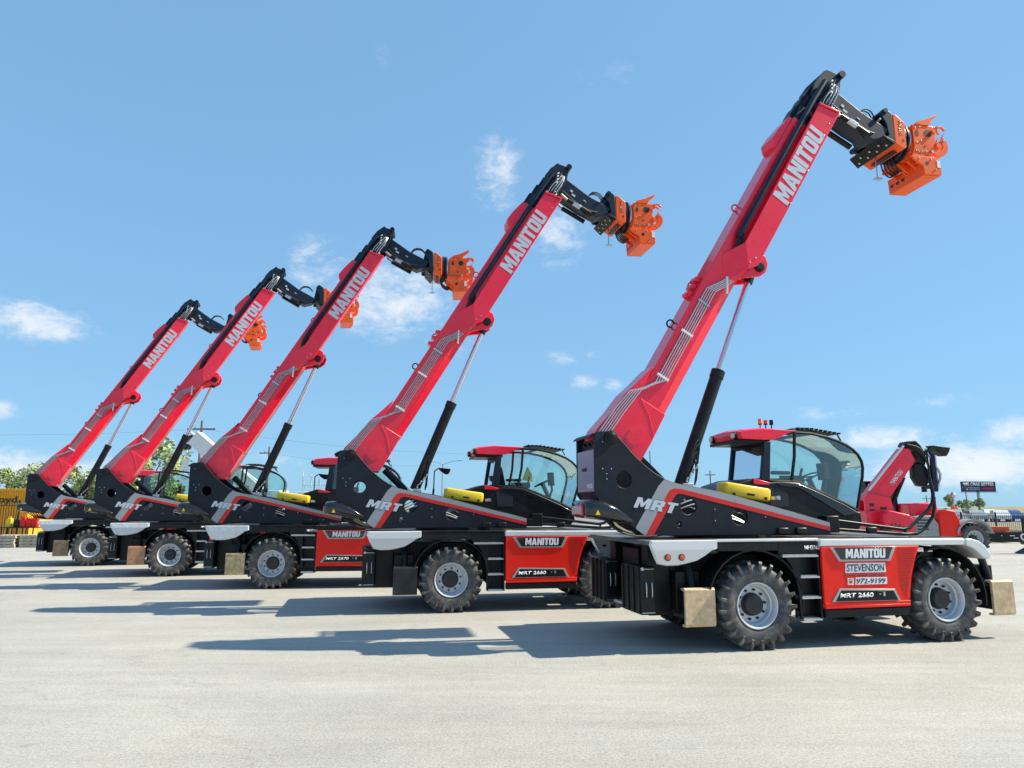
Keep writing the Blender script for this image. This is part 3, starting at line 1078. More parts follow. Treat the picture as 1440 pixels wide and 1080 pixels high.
    for s, ya, yb, za, zb in ((-2.22, .34, .98, 1.765, 1.965), (-2.20, .31, 1.0, 1.745, 1.99), (-2.10, .29, .95, 1.735, 2.005), (-1.95, .29, .85, 1.715, 1.985), (-1.78, .31, .72, 1.69, 1.91), (-1.62, .35, .60, 1.675, 1.80), (-1.52, .40, .52, 1.675, 1.725)):
        n = 20
        cy, cz, hy, hz = (ya + yb) / 2, (za + zb) / 2, (yb - ya) / 2, (zb - za) / 2
        ring = []
        for k in range(n):
            a = 2 * math.pi * k / n
            c, s_ = math.cos(a), math.sin(a)
            ring.append((s, cy + hy * math.copysign(abs(c) ** .55, c), cz + hz * math.copysign(abs(s_) ** .55, s_)))
        rings.append(ring)
    mb = MB()
    mb.loft(rings)
    pod = P('light_pod', mb, GLOSS, angle=50)
    mb = MB()
    mb.box(-2.25, -2.215, .42, .90, 1.785, 1.915)
    tl = P('tail_lamp', mb, LAMPRED, pod, bevel=.015)
    mb = MB()
    for k in range(9):
        mb.box(-2.256, -2.248, .455 + k * .048, .478 + k * .048, 1.80, 1.90)
    P('lens_rib', mb, LAMPW, pod)['kind'] = 'stuff'
    mb = MB()
    mb.add([(-2.10, .288, 1.79), (-2.03, .288, 1.79), (-2.065, .288, 1.86), (-2.10, .284, 1.79), (-2.03, .284, 1.79), (-2.065, .284, 1.86)], [(0, 1, 2), (3, 5, 4), (0, 3, 4, 1), (1, 4, 5, 2), (2, 5, 3, 0)])
    P('warning_triangle', mb, YELLOW, pod, smooth=False)

    # ---- boom
    sec = [(.65, -.10), (.65, -.45), (.735, -.60), (1.015, -.60), (1.10, -.45), (1.10, -.10)]
    mb = MB()
    mb.loft([[uvd(u, v, d) for d, v in sec] for u in (.75, 6.42)])
    base = [(-.16, .12), (-.18, -.10), (-.10, -.40), (.0, -.60), (.30, -.605), (.80, -.59), (.80, -.12), (1.34, -.075), (1.0, .01), (.76, .085), (.43, .125), (.06, .20), (-.06, .19)]
    mb.prism([uv(*p) for p in base], .642, 1.108)
    boom = P('boom', mb, RED, bevel=.012)
    # embossed recess panel on the boom foot
    rp = [(.16, -.20), (.30, -.22), (.44, -.32), (.42, -.44), (.22, -.47), (.10, -.40), (.09, -.28)]
    cx, cz = .26, -.33
    for i, (k, y) in enumerate(((1.0, .637), (.82, .632))):
        mb = MB()
        mb.prism([uv(cx + (u - cx) * k, cz + (v - cz) * k) for u, v in rp], y, .645)
        P('boss_plate', mb, RED, boom, smooth=False)
    mb = MB()
    mb.tube([uvd(.80, -.14, .642), uvd(.66, -.36, .642), uvd(.42, -.585, .642)], .006, 6)
    P('weld_seam', mb, RED, boom)
    # wear pad box and collar on the boom's back
    mb = MB()
    mb.prism([uv(5.78, -.11), uv(5.80, -.05), uv(5.90, .03), uv(6.10, .02), uv(6.38, -.03), uv(6.44, -.04), uv(6.44, -.11)], .69, 1.06)
    mb.prism([uv(6.30, -.10), uv(6.30, -.62), uv(6.44, -.62), uv(6.44, -.10)], .635, 1.115)
    P('boom_collar', mb, RED, boom, bevel=.012)
    for u in (2.19, 2.93, 4.55):
        mb = MB()
        pts = [uvd(u + .055 * math.cos(a) * 1.1, -.055 + .055 * math.sin(a), .93) for a in [2 * math.pi * k / 14 for k in range(15)]]
        mb.tube(pts, .014, 6, caps=False)
        P('lifting_eye', mb, RED if u != 2.19 else BLACK, boom)
    mb = MB()
    for u in (2.70, 2.84, 2.98):
        mb.prism([uv(u, -.10), uv(u, -.02), uv(u + .05, -.005), uv(u + .10, -.10)], .78, .98)
    P('boom_bracket', mb, RED, boom, bevel=.006)['kind'] = 'stuff'
    # zinc hydraulic pipes along the side
    for k in range(5):
        o_ = k * .036
        mb = MB()
        y = .625
        pts = [uvd(.02 + o_ * .3, .16 - o_, y + .005), uvd(.45 + o_ * .4, .12 - o_, y), uvd(.80 + o_ * .9, .055 - o_ * 1.0, y), uvd(.95 + o_ * 1.3, -.12 - o_ * .7, y), uvd(1.10 + o_ * 1.1, -.215 - o_, y), uvd(2.88 + o_ * .2, -.205 - o_, y), uvd(3.12, -.36 - o_ * .8, y - .005), uvd(3.40, -.50 - o_ * .6, y), uvd(3.66, -.60 - o_ * .3, y)]
        mb.tube(pts, .0095, 6)
        P('hydraulic_pipe', mb, PIPE)
    for u in (1.24, 2.05, 2.62):
        mb = MB()
        mb.prism([uv(u, -.175), uv(u + .035, -.175), uv(u + .035, -.375), uv(u, -.375)], .607, .648)
        P('pipe_clamp', mb, WHITE if u < 2.5 else STEEL)
    mb = MB()
    mb.tube([uvd(3.24, -.40, .63), uvd(3.06, -.50, .62), uvd(3.00, -.53, .63)], .018, 6)
    P('pipe_tail', mb, WHITE)

    # ---- boom side cover with the name on it
    cov = [(3.64, -.715), (3.49, -.60), (3.84, -.355), (6.79, -.335), (6.88, -.715)]
    mb = MB()
    mb.prism([uv(*p) for p in cov], .50, .56)
    mb.prism([uv(6.80, -.335), uv(6.89, -.715), uv(6.93, -.712), uv(6.84, -.33)], .485, .66)
    mb.prism([uv(3.66, -.715), uv(6.86, -.715), uv(6.86, -.69), uv(3.66, -.69)], .56, .68)
    cv = P('boom_cover', mb, RED, bevel=.008)
    mb = MB()
    a = [uvd(3.49, -.60, .505), uvd(3.84, -.355, .505), uvd(3.52, -.16, .645), uvd(3.13, -.40, .645), uvd(3.20, -.56, .645)]
    b = [p + Vector((0, .03, 0)) for p in a]
    mb.loft([a, b])
    P('cover_gusset', mb, RED, cv, bevel=.003)
    mw = Matrix(((CU, -SU, 0, uv(4.83, -.675)[0]), (0, 0, -1, .50), (SU, CU, 0, uv(4.83, -.675)[1]), (0, 0, 0, 1)))
    link('lettering', glyph_mesh('MANITOU', 1.55, .30, GREYTXT, mw, shear=.06), cv)
    mb = MB()
    for u, v in ((3.72, -.62), (4.9, -.70), (6.6, -.64), (6.35, -.66), (3.60, -.575), (5.6, -.70)):
        mb.lathe([(.012, 0), (.012, .006), (0, .009)], uvd(u, v, .50), (0, -1, 0), 8)
    P('bolt', mb, STEEL, cv)['kind'] = 'stuff'
    # black hose tube beside the cover
    mb = MB()
    mb.tube([uvd(3.92, -.25, .60), uvd(4.1, -.235, .575), uvd(6.9, -.235, .575), uvd(7.35, -.26, .60)], .05, 12)
    P('hose_tube', mb, NAVY)
    mb = MB()
    for k in range(5):
        cable(mb, uvd(3.68, -.30 - .03 * k, .60), uvd(4.05, -.20 - .025 * k, .57 + .015 * k), (.0, -.02, .02), .013)
    P('hose_end', mb, HOSE)['kind'] = 'stuff'

    # ---- inner boom sections and head
    HS = -.13
    _uv, _uvd = uv, uvd
    def uvh(u, v): return _uv(u + HS, v)
    def uvdh(u, v, d): return _uvd(u + HS, v, d)
    mb = MB()
    def section(u0, u1, d0, d1, v0, v1):
        ch = .07
        s2 = [(d0, v1), (d0, v0 + ch), (d0 + .06, v0), (d1 - .06, v0), (d1, v0 + ch), (d1, v1)]
        mb.loft([[uvd(u, v, d) for d, v in s2] for u in (u0, u1)])
    section(6.38, 6.75, .675, 1.075, -.57, -.12)
    section(6.70, 7.00, .70, 1.05, -.545, -.145)
    section(6.95, 7.22, .725, 1.025, -.52, -.17)
    section(7.18, 7.40, .75, 1.00, -.50, -.195)
    ib = P('inner_boom', mb, NAVY, bevel=.008)
    mb = MB()
    for u0, u1, v in ((6.42, 6.80, -.055), (6.76, 7.06, -.085), (7.02, 7.30, -.12)):
        mb.prism([uv(u0, v - .06), uv(u0 + .03, v), uv(u1 - .06, v), uv(u1, v - .07)], .76, .99)
    P('chain_guard', mb, BLACK, ib, bevel=.01)['kind'] = 'stuff'
    mb = MB()
    for y0 in (.66, 1.04):
        mb.prism([uvh(7.15, -.20), uvh(7.38, -.13), uvh(7.60, -.15), uvh(7.78, -.22), uvh(7.83, -.40), uvh(7.76, -.52), uvh(7.52, -.60), uvh(7.20, -.62)], y0, y0 + .05)
    hd = P('boom_head', mb, NAVY, bevel=.008)
    mb = MB()
    mb.cyl(uvdh(7.84, -.47, .60), uvdh(7.84, -.47, 1.14), .062, 16)
    mb.cyl(uvdh(7.45, -.42, .64), uvdh(7.45, -.42, 1.12), .05, 14)
    mb.cyl(uvdh(7.58, -.20, .70), uvdh(7.58, -.20, 1.04), .06, 14)
    P('roller', mb, BLACK, hd)
    mb = MB()
    mb.prism([uvh(7.56, -.14), uvh(7.80, -.20), uvh(7.84, -.235), uvh(7.82, -.27), uvh(7.54, -.20)], .72, 1.02)
    P('head_cap', mb, NAVY, hd, bevel=.006)
    mb = MB()
    for k in range(9):
        v = -.30 - .033 * k
        y = .56 + .035 * (k % 3)
        cable(mb, uvdh(6.88, v, y), uvdh(7.62 - .03 * k, -.40 - .02 * k, y + .02), (.03 * (k % 2), -.05, .03 * ((k % 3) - 1)), .012)
    P('head_hoses', mb, HOSE, hd)['kind'] = 'stuff'
    mb = MB()
    for k in range(9):
        u = 6.98 + .065 * k
        v = -.34 - .03 * ((k * 7) % 8)
        mb.cyl(uvdh(u, v, .54), uvdh(u + .05, v - .015, .56), .018, 8)
        mb.cyl(uvdh(u, v, .56), uvdh(u, v, .66), .012, 6)
    for k in range(4):
        mb.tube(smooth_path([uvdh(6.9, -.40 - .05 * k, .55), uvdh(7.15, -.38 - .055 * k, .52), uvdh(7.4, -.42 - .04 * k, .55), uvdh(7.58, -.44 - .02 * k, .62)], 3), .009, 6)
    P('hose_fittings', mb, PIPE, hd)['kind'] = 'stuff'

    # ---- lift cylinders
    top = Vector((.826, .875, 5.638)); bot = Vector((-.56, .875, 2.22)); ax = (top - bot).normalized()
    junc = bot + ax * ((Vector((.092, .875, 3.998)) - bot).length)
    mb = MB()
    mb.cyl(bot, junc - ax * .12, .098, 24)
    mb.cyl(junc - ax * .12, junc, .108, 24)
    cyl = P('lift_cylinder', mb, BLACK, angle=50)
    mb = MB()
    mb.cyl(junc, top - ax * .12, .052, 20)
    P('piston_rod', mb, CHROME, cyl, angle=50)
    mb = MB()
    mb.cyl(top - ax * .22, top - ax * .02, .075, 16)
    mb.cyl((top.x, .70, top.z), (top.x, 1.05, top.z), .062, 20)
    P('rod_eye', mb, BLACK, cyl)
    mb = MB()
    for y0 in (.655, 1.045):
        mb.prism([uv(3.30, -.56), uv(3.95, -.56), uv(3.95, -.80), uv(3.86, -.90), uv(3.72, -.93), uv(3.60, -.88), uv(3.42, -.66)], y0, y0 + .05)
    P('cylinder_bracket', mb, RED, boom, bevel=.01)
    mb = MB()
    mb.lathe([(.085, 0), (.085, .025), (.055, .03), (.055, .045), (0, .045)], (top.x, .655, top.z), (0, -1, 0), 20)
    P('cylinder_pin', mb, BLACK, cyl)
    mb = MB()
    for k in range(5):
        p = bot + ax * (.05 + .02 * k)
        mb.tube(smooth_path([p + Vector((-.02, -.10, .0)), p + ax * .25 + Vector((.0, -.13, .03 * k)), p + ax * (.42 + .04 * k) + Vector((.04 * (k % 2), -.10, 0)), p + ax * .2 + Vector((.12, -.10, 0)), p + Vector((.18, -.06, -.05))], 3), .012, 6)
    P('cylinder_hoses', mb, HOSE, cyl)['kind'] = 'stuff'
    mb = MB()
    for k in range(4):
        p = bot + ax * (.04 + .07 * k)
        mb.cyl(p + Vector((.02 + .03 * k, -.12, 0)), p + Vector((.05 + .03 * k, -.12, .07)), .018, 8)
    mb.box(bot.x - .04, bot.x + .12, .70, .76, bot.z - .08, bot.z + .02)
    P('valve_block', mb, STEEL, cyl, bevel=.004)['kind'] = 'stuff'
    # second, slim cylinder behind
    mb = MB()
    mb.cyl((-1.15, 1.05, 2.62), (-.45, 1.05, 1.95), .07, 16)
    P('compensation_cylinder', mb, BLACK)
    # whip antenna
    mb = MB()
    mb.tube([(-1.02, .9, 2.25), (-1.02, .9, 2.72)], .006, 5)
    P('antenna', mb, BLACK)

    # ---- jib
    mb = MB()
    jp = [(2.34, 9.00), (2.42, 9.09), (2.52, 9.07), (3.10, 8.67), (3.40, 8.52), (3.60, 8.42), (3.52, 8.26), (3.28, 8.18), (2.90, 8.36), (2.44, 8.64), (2.33, 8.78)]
    mb.prism(jp, .80, 1.13)
    jb = P('jib', mb, NAVY, bevel=.012)
    mb = MB()
    d_ = Vector((.79, -.61))
    for (a, b, w, h) in ((2.68, 8.76, .06, .05), (2.71, 8.675, .09, .045), (2.98, 8.57, .07, .022)):
        m_ = near(a, .798, b - .02, R(-35))
        mb.add([m_ @ Vector(p) for p in ((0, 0, 0), (w, 0, 0), (w, h, 0), (0, h, 0), (0, 0, .002), (w, 0, .002), (w, h, .002), (0, h, .002))], [(0, 1, 2, 3), (7, 6, 5, 4), (0, 4, 5, 1), (1, 5, 6, 2), (2, 6, 7, 3), (3, 7, 4, 0)])
    P('sticker', mb, GREYTXT, jb, smooth=False)['kind'] = 'stuff'
    mb = MB()
    for y in (.74, 1.19):
        mb = MB()
        mb.cyl((2.60, y, 8.50), (3.12, y, 8.22), .05, 14)
        P('jib_cylinder', mb, BLACK, jb)
        mb = MB()
        mb.cyl((2.46, y, 8.62), (2.66, y, 8.46), .028, 12)
        P('jib_rod', mb, STEEL, jb)
    mb = MB()
    mb.prism([(2.70, 8.38), (2.86, 8.29), (2.90, 8.35), (2.74, 8.44)], .66, .72)
    P('jib_plate', mb, STEEL, jb, bevel=.004)
    mb = MB()
    for k in range(6):
        mb.tube(smooth_path([(2.50 + .03 * k, .77, 8.72 - .04 * k), (2.76 + .03 * k, .73, 8.48 - .04 * k), (3.10, .74 + .02 * k, 8.30 - .02 * k), (3.44, .86 + .03 * k, 8.32 + .02 * k)], 3), .012, 6)
    for k in range(3):
        mb.tube(smooth_path([(3.10, .90 + .06 * k, 8.66), (3.22, .90 + .06 * k, 8.80), (3.40, .95 + .06 * k, 8.82), (3.52, 1.0 + .06 * k, 8.72)], 3), .012, 6)
    P('jib_hoses', mb, HOSE, jb)['kind'] = 'stuff'

    # ---- quick coupler
    mb = MB()
    side = [(3.195, 8.50), (3.24, 8.575), (3.32, 8.59), (3.425, 8.52), (3.445, 8.0), (3.39, 7.945), (3.22, 8.04), (3.33, 8.10), (3.30, 8.30)]
    for y0 in (.45, 1.25):
        mb.prism(side, y0, y0 + .05)
    mb.box(3.37, 3.44, .48, 1.27, 8.02, 8.52)
    for y0 in (.62, 1.06):
        mb.prism([(3.20, 8.52), (3.30, 8.55), (3.38, 8.45), (3.38, 8.02), (3.12, 8.05), (3.14, 8.2)], y0, y0 + .045)
    cp = P('quick_coupler', mb, NAVY, bevel=.01)
    mb = MB()
    mb.prism([(3.20, 8.06), (3.22, 8.085), (3.44, 7.985), (3.40, 7.94)], .44, 1.31)
    mb.prism([(3.205, 8.062), (3.24, 8.05), (3.40, 7.925), (3.37, 7.90)], .46, 1.33)
    cp.location = (.27, .34, .20)
    P('hook_plate', mb, BLACK, cp, bevel=.006)
    mb = MB()
    for k in range(7):
        y = .52 + k * .115
        t = .3 if k % 2 else .65
        mb.lathe([(.020, 0), (.020, .012), (0, .014)], (3.21 + .17 * t, y, 8.045 - .135 * t - .012), (-.62, 0, -.78), 8)
    P('bolt', mb, STEEL, cp)['kind'] = 'stuff'
    mb = MB()
    mb.cyl((3.285, .42, 8.545), (3.285, 1.33, 8.545), .045, 14)
    mb.cyl((3.16, .55, 8.14), (3.16, 1.2, 8.14), .05, 12)
    P('hook_shaft', mb, NAVY, cp)

    # ---- gripper
    mb = MB()
    blk = [(3.447, 8.505), (3.50, 8.52), (3.672, 8.38), (3.675, 7.91), (3.61, 7.87), (3.447, 7.965)]
    mb.prism(blk, .455, 1.295)
    gr = P('gripper', mb, ORANGE, bevel=.014)
    gr.location = (.27, .34, .20)
    mwt = Matrix(((0, -1, 0, 3.60), (0, 0, -1, .455), (1, 0, 0, 8.12), (0, 0, 0, 1)))
    T('CETAN', .27, .06, INK_HOLE, mwt, gr, bold=.02)
    mb = MB()
    mb.box(3.60, 3.635, .452, .46, 8.01, 8.055)
    mb.box(3.50, 3.60, .60, 1.15, 7.875, 7.895)
    P('slot', mb, INK_HOLE, gr)['kind'] = 'stuff'
    mb = MB()
    mb.lathe([(.0, .0), (.345, 0), (.36, .012), (.36, .055), (.33, .065), (.33, .08), (.36, .09), (.36, .125), (.0, .13)], (3.676, .85, 8.17), (1, 0, 0), 40)
    P('slew_bearing', mb, NAVY, gr)
    mb = MB()
    mb.lathe([(.30, .125), (.335, .13), (.335, .165), (.0, .17)], (3.676, .85, 8.17), (1, 0, 0), 40)
    P('bearing_ring', mb, STEEL, gr)
    head = [(3.875, 8.40), (4.40, 8.405), (4.40, 8.31), (4.34, 8.29), (4.33, 8.12), (4.36, 8.08), (4.28, 7.95), (4.12, 7.80), (3.80, 7.775), (3.875, 7.95)]
    for y0 in (.50, 1.20):
        mb = MB()
        mb.prism(head, y0, y0 + .05)
        P('gripper_frame', mb, ORANGE, gr, bevel=.006)
    mb = MB()
    mb.prism([(3.85, 8.38), (4.04, 8.385), (4.06, 8.0), (4.02, 7.82), (3.80, 7.80), (3.85, 7.95)], .55, 1.20)
    mb.prism([(4.02, 8.385), (4.36, 8.385), (4.36, 8.35), (4.05, 8.34)], .55, 1.20)
    mb.prism([(4.04, 7.86), (4.22, 7.93), (4.12, 7.81), (4.02, 7.80)], .55, 1.20)
    P('gripper_body', mb, ORANGE, gr, bevel=.008)
    mb = MB()
    for y in (.4975,):
        for c, r in (((4.18, 8.255), .072), ((4.10, 8.0), .022), ((4.02, 7.92), .014)):
            mb.lathe([(r, 0), (r, .003), (0, .0031)], (c[0], y + .002, c[1]), (0, -1, 0), 18)
    mb.box(3.93, 3.99, .4955, .50, 8.195, 8.285)
    P('opening', mb, INK_HOLE, gr)['kind'] = 'stuff'  # dark discs and bar laid on for the shade inside openings
    # top horns, C-shaped claws in pairs of plates, pins
    for y0 in (.49, .62, 1.10, 1.23):
        mb = MB()
        mb.prism([(3.92, 8.405), (3.97, 8.46), (4.16, 8.52), (4.40, 8.645), (4.41, 8.62), (4.27, 8.50), (4.22, 8.408)], y0, y0 + .035)
        P('horn', mb, ORANGE, gr, bevel=.004)
    for y0 in (.478, .60, 1.12, 1.235):
        mb = MB()
        c0, c1 = 4.36, 8.03
        arc = [(c0 + .205 * math.cos(R(a)), c1 + .205 * math.sin(R(a))) for a in range(-150, 61, 15)]
        tip = [(4.53, 8.30), (4.50, 8.27), (4.47, 8.17)]
        inn = [(c0 + .095 * math.cos(R(a)), c1 + .105 * math.sin(R(a))) for a in range(60, -151, -15)]
        mb.prism(arc + tip[:2] + inn, y0, y0 + .03)
        P('claw', mb, ORANGE, gr, bevel=.004)
        mb = MB()
        mb.prism([(4.36, 8.38), (4.46, 8.385), (4.53, 8.33), (4.545, 8.36), (4.49, 8.42), (4.36, 8.41)], y0 + .004, y0 + .034)
        P('claw', mb, ORANGE, gr, bevel=.004)
    for c, r in (((4.36, 8.03), .05), ((4.29, 8.30), .04), ((4.22, 7.90), .028), ((4.48, 8.14), .022)):
        mb = MB()
        mb.cyl((c[0], .468, c[1]), (c[0], 1.275, c[1]), r, 14)
        P('arm_pin', mb, STEEL if r < .03 else ORANGE, gr)
    for y in (.74, 1.0):
        mb = MB()
        mb.cyl((4.07, y, 8.26), (4.25, y, 8.08), .05, 12)
        cc = P('claw_cylinder', mb, BLACK, gr)
        mb = MB()
        mb.cyl((4.25, y, 8.08), (4.33, y, 8.0), .026, 10)
        P('claw_rod', mb, CHROME, gr)
    # lower jaw box
    mb = MB()
    jaw = [(3.76, 7.775), (4.24, 7.79), (4.36, 7.66), (4.36, 7.47), (4.01, 7.455), (3.99, 7.62), (3.84, 7.70)]
    mb.prism(jaw, .47, .51)
    mb.prism(jaw, .80, .84)
    mb.prism([(3.99, 7.72), (4.24, 7.79), (4.36, 7.66), (4.36, 7.63), (4.22, 7.74), (4.01, 7.68)], .51, 1.32)
    mb.prism([(3.99, 7.70), (4.04, 7.70), (4.06, 7.48), (4.01, 7.445)], .51, 1.32)
    mb.prism([(4.01, 7.445), (4.05, 7.49), (4.36, 7.50), (4.36, 7.46)], .51, 1.32)
    mb.prism([(3.99, 7.72), (4.24, 7.79), (4.36, 7.66), (4.36, 7.46), (4.01, 7.445)], 1.29, 1.33)
    P('lower_jaw', mb, ORANGE, gr, bevel=.005)
    for k in range(6):
        mb = MB()
        mb.prism([(4.34, 7.655), (4.40, 7.62), (4.40, 7.52), (4.34, 7.48)], .56 + .13 * k, .62 + .13 * k)
        P('jaw_tooth', mb, ORANGE, gr, bevel=.004)
    mb = MB()
    for y in (1.24, 1.10, .97):
        mb.lathe([(.042, 0), (.042, .004), (0, .0041)], (4.001, y, 7.585), (-1, 0, .05), 16)
    mb.lathe([(.04, 0), (.04, .003), (0, .0031)], (4.07, .472, 7.655), (0, -1, 0), 16)
    P('jaw_hole_shade', mb, INK_HOLE, gr)['kind'] = 'stuff'  # flat dark discs stand in for the shade inside the holes
    mb = MB()
    for k in range(5):
        mb.tube(smooth_path([(3.62, .80 + .06 * k, 7.90), (3.70, .80 + .07 * k, 7.74), (3.85, .85 + .06 * k, 7.66), (3.92, .86 + .05 * k, 7.78)], 3), .014, 6)
    P('gripper_hoses', mb, HOSE, gr)['kind'] = 'stuff'
    mb = MB()
    mb.cyl((3.42, .92, 7.95), (3.42, .92, 7.52), .010, 6)
    mb.box(3.36, 3.50, .88, .96, 7.505, 7.522)
    P('hang_rod', mb, STEEL, gr)
    T('PREUD', .26, .035, INK_HOLE, near(3.88, .497, 7.875), gr, bold=.01)
    mb = MB()
    for (a, b) in ((3.92, 8.34), (4.02, 8.36), (3.93, 8.06), (4.30, 8.33), (4.02, 8.10)):
        mb.lathe([(.014, 0), (.014, .010), (0, .012)], (a, .50, b), (0, -1, 0), 8)
    for (a, b) in ((3.92, 7.74), (4.16, 7.74), (4.24, 7.56)):
        mb.lathe([(.014, 0), (.014, .010), (0, .012)], (a, .47, b), (0, -1, 0), 8)
    P('bolt', mb, STEEL, gr)['kind'] = 'stuff'
    for y0 in (.62, .86, 1.08):
        mb = MB()
        mb.prism([(3.87, 7.80), (4.02, 7.70), (4.02, 7.60), (3.98, 7.62), (3.80, 7.74)], y0, y0 + .03)
        P('gusset', mb, ORANGE, gr)
    mb = MB()
    mb.box(4.28, 4.345, .4655, .47, 7.60, 7.73)
    P('label_plate', mb, WHITE, gr)

    # ---- cab
    YN, YF = 1.36, 2.36
    prof = [(1.07, 2.33), (1.17, 2.93), (1.57, 3.088), (1.74, 3.102), (2.03, 3.09), (2.33, 3.036), (2.52, 2.98), (2.68, 2.915), (2.80, 2.84), (2.89, 2.755), (2.95, 2.65), (2.965, 2.54), (2.945, 2.39), (2.885, 2.18), (2.79, 1.84)]
    low = [(2.57, 1.946), (2.165, 2.117), (1.70, 2.300), (1.25, 2.310)]
    cab = empty('cab', parent=root)
    mb = MB()
    for y in (YN, YF):
        mb.tube([(x, y, z) for x, z in prof[2:]], .024, 8)
        mb.tube([(x, y, z) for x, z in [prof[-1]] + low + [prof[0]]], .028, 8)
        mb.tube([(1.62, y, 2.31), (1.70, y, 2.7), (1.73, y, 3.10)], .026, 8)
    mb.tube([(2.79, YN, 1.84), (2.79, YF, 1.84)], .028, 8)
    mb.tube([(2.03, YN, 3.09), (2.03, YF, 3.09)], .028, 8)
    P('cab_frame', mb, BLACK, cab)
    for y in (YN, YF):
        mb = MB()
        mb.prism([(1.055, 2.31), (1.15, 2.93), (1.27, 2.95), (1.215, 2.31)], y - .035, y + .035)
        P('rear_pillar', mb, NAVY, cab, bevel=.012)
    mb = MB()
    mb.prism([(1.10, 2.28), (1.08, 2.35), (1.13, 2.36), (1.15, 2.28)], YN, YF)
    mb.prism([(1.15, 2.86), (1.16, 2.95), (1.25, 2.95), (1.22, 2.86)], YN, YF)
    P('rear_crossbar', mb, BLACK, cab)
    def pane(name, poly, y, th=.006, m=GLASS):
        mb = MB()
        mb.prism(poly, y - th / 2, y + th / 2)
        return P(name, mb, m, cab)
    for y in (YN, YF):
        pane('window', [(1.235, 2.335), (1.29, 2.95), (1.55, 3.06), (1.70, 3.075), (1.675, 2.7), (1.60, 2.335)], y)
        pane('window', [(1.645, 2.315), (1.72, 2.7), (1.75, 3.08)] + prof[4:] + low[:2], y)
    mb = MB()
    pp = prof[4:]
    n = len(pp)
    vs = []
    for y in (YN + .01, (YN * 3 + YF) / 4, (YN + YF) / 2, (YN + 3 * YF) / 4, YF - .01):
        b_ = .05 * (1 - ((y - (YN + YF) / 2) / ((YF - YN) / 2)) ** 2)
        for i, (x, z) in enumerate(pp):
            t = min(1, max(0, (i - 1) / 4))
            vs.append((x + b_ * t, y, z + b_ * (1 - t) * .5))
    fs = [(j * n + i, j * n + i + 1, (j + 1) * n + i + 1, (j + 1) * n + i) for j in range(4) for i in range(n - 1)]
    mb.add(vs, fs)
    P('windscreen', mb, GLASS, cab, angle=60)
    mb = MB()
    mb.add([(1.10, YN + .04, 2.35), (1.10, YF - .04, 2.35), (1.18, YF - .04, 2.87), (1.18, YN + .04, 2.87)], [(0, 1, 2, 3)])
    P('rear_window', mb, GLASSD, cab)
    # roof
    sections = []
    for y, inset, dz in ((YN - .035, .03, -.025), (YN + .06, .0, .0), ((YN + YF) / 2, 0, .025), (YF - .06, .0, .0), (YF + .035, .03, -.025)):
        pr_ = [(.70 + inset, 3.045), (.72 + inset, 3.10 + dz), (.80, 3.135 + dz), (1.12, 3.172 + dz), (1.76, 3.142 + dz * .6), (1.58, 3.075), (1.44, 3.01), (1.34, 2.972), (1.15, 2.965), (.74 + inset, 2.975)]
        sections.append([(x, y, z) for x, z in pr_])
    mb = MB()
    mb.loft(sections)
    rf = P('roof', mb, RED, cab, bevel=.008)
    mb = MB()
    mb.box(.72, 1.30, YN + .02, YF - .02, 2.915, 2.968)
    P('roof_lining', mb, BLACK, cab, bevel=.01)
    for y in (1.46, 2.20):
        mb = MB()
        mb.lathe([(.0, .0), (.04, .0), (.052, .03), (.052, .07)], (.655, y, 3.035), (1, 0, -.05), 16)
        P('work_light', mb, LAMPW, cab)
        mb = MB()
        mb.lathe([(.056, .05), (.058, .02), (.062, .02), (.062, .16), (0, .17)], (.655, y, 3.035), (1, 0, -.05), 16)
        P('light_housing', mb, BLACK, cab)
    for (s, c, h) in ((1.385, AMBER, 1), (1.49, LAMPRED, .75), (1.60, BLACK, .8)):
        mb = MB()
        z0 = 3.18
        mb.cyl((s, 1.8, z0), (s, 1.8, z0 + .10), .010, 8)
        mb.lathe([(.032, .09), (.036, .10), (.036, .105)], (s, 1.8, z0), (0, 0, 1), 14, caps=True)
        bc = P('beacon_post', mb, BLACK, cab)
        mb = MB()
        mb.lathe([(.031, .105), (.033, .12), (.031, .105 + .085 * h), (.0, .11 + .09 * h)], (s, 1.8, z0), (0, 0, 1), 14)
        P('beacon', mb, c, cab)
    # slatted guard on the roof glass
    for y in (YN + .12, YF - .12):
        mb = MB()
        mb.tube([(1.78, y, 3.165), (2.1, y, 3.175), (2.62, y, 3.10), (2.68, y, 2.99)], .014, 6)
        P('roof_guard', mb, BLACK, cab)
    for k in range(10):
        s = 1.86 + k * .085
        z = 3.185 - max(0, s - 2.1) * .135
        mb = MB()
        mb.box(s, s + .05, YN + .10, YF - .10, z - .012, z + .014)
        P('guard_slat', mb, BLACK, cab)
    # interior
    mb = MB()
    mb.box(1.15, 2.62, YN + .05, YF - .05, 1.72, 1.90)
    mb.prism([(1.15, 1.9), (1.15, 2.30), (1.35, 2.30), (1.75, 2.05), (1.75, 1.9)], YN + .05, YF - .05)
    P('cab_floor', mb, BLACK, cab)
    mb = MB()
    mb.prism([(1.30, 2.28), (1.38, 2.22), (1.80, 2.25), (1.84, 2.32), (1.80, 2.36), (1.44, 2.36)], 1.62, 2.10)
    mb.prism([(1.30, 2.30), (1.42, 2.34), (1.34, 2.72), (1.26, 2.82), (1.19, 2.80), (1.22, 2.5)], 1.64, 2.08)
    mb.box(1.17, 1.27, 1.74, 1.98, 2.80, 2.92)
    mb.box(1.40, 1.75, 1.55, 1.62, 2.42, 2.48)
    P('seat', mb, SEAT, cab, bevel=.03, seg=3)
    mb = MB()
    mb.cyl((2.50, 1.86, 1.9), (2.28, 1.86, 2.38), .05, 12)
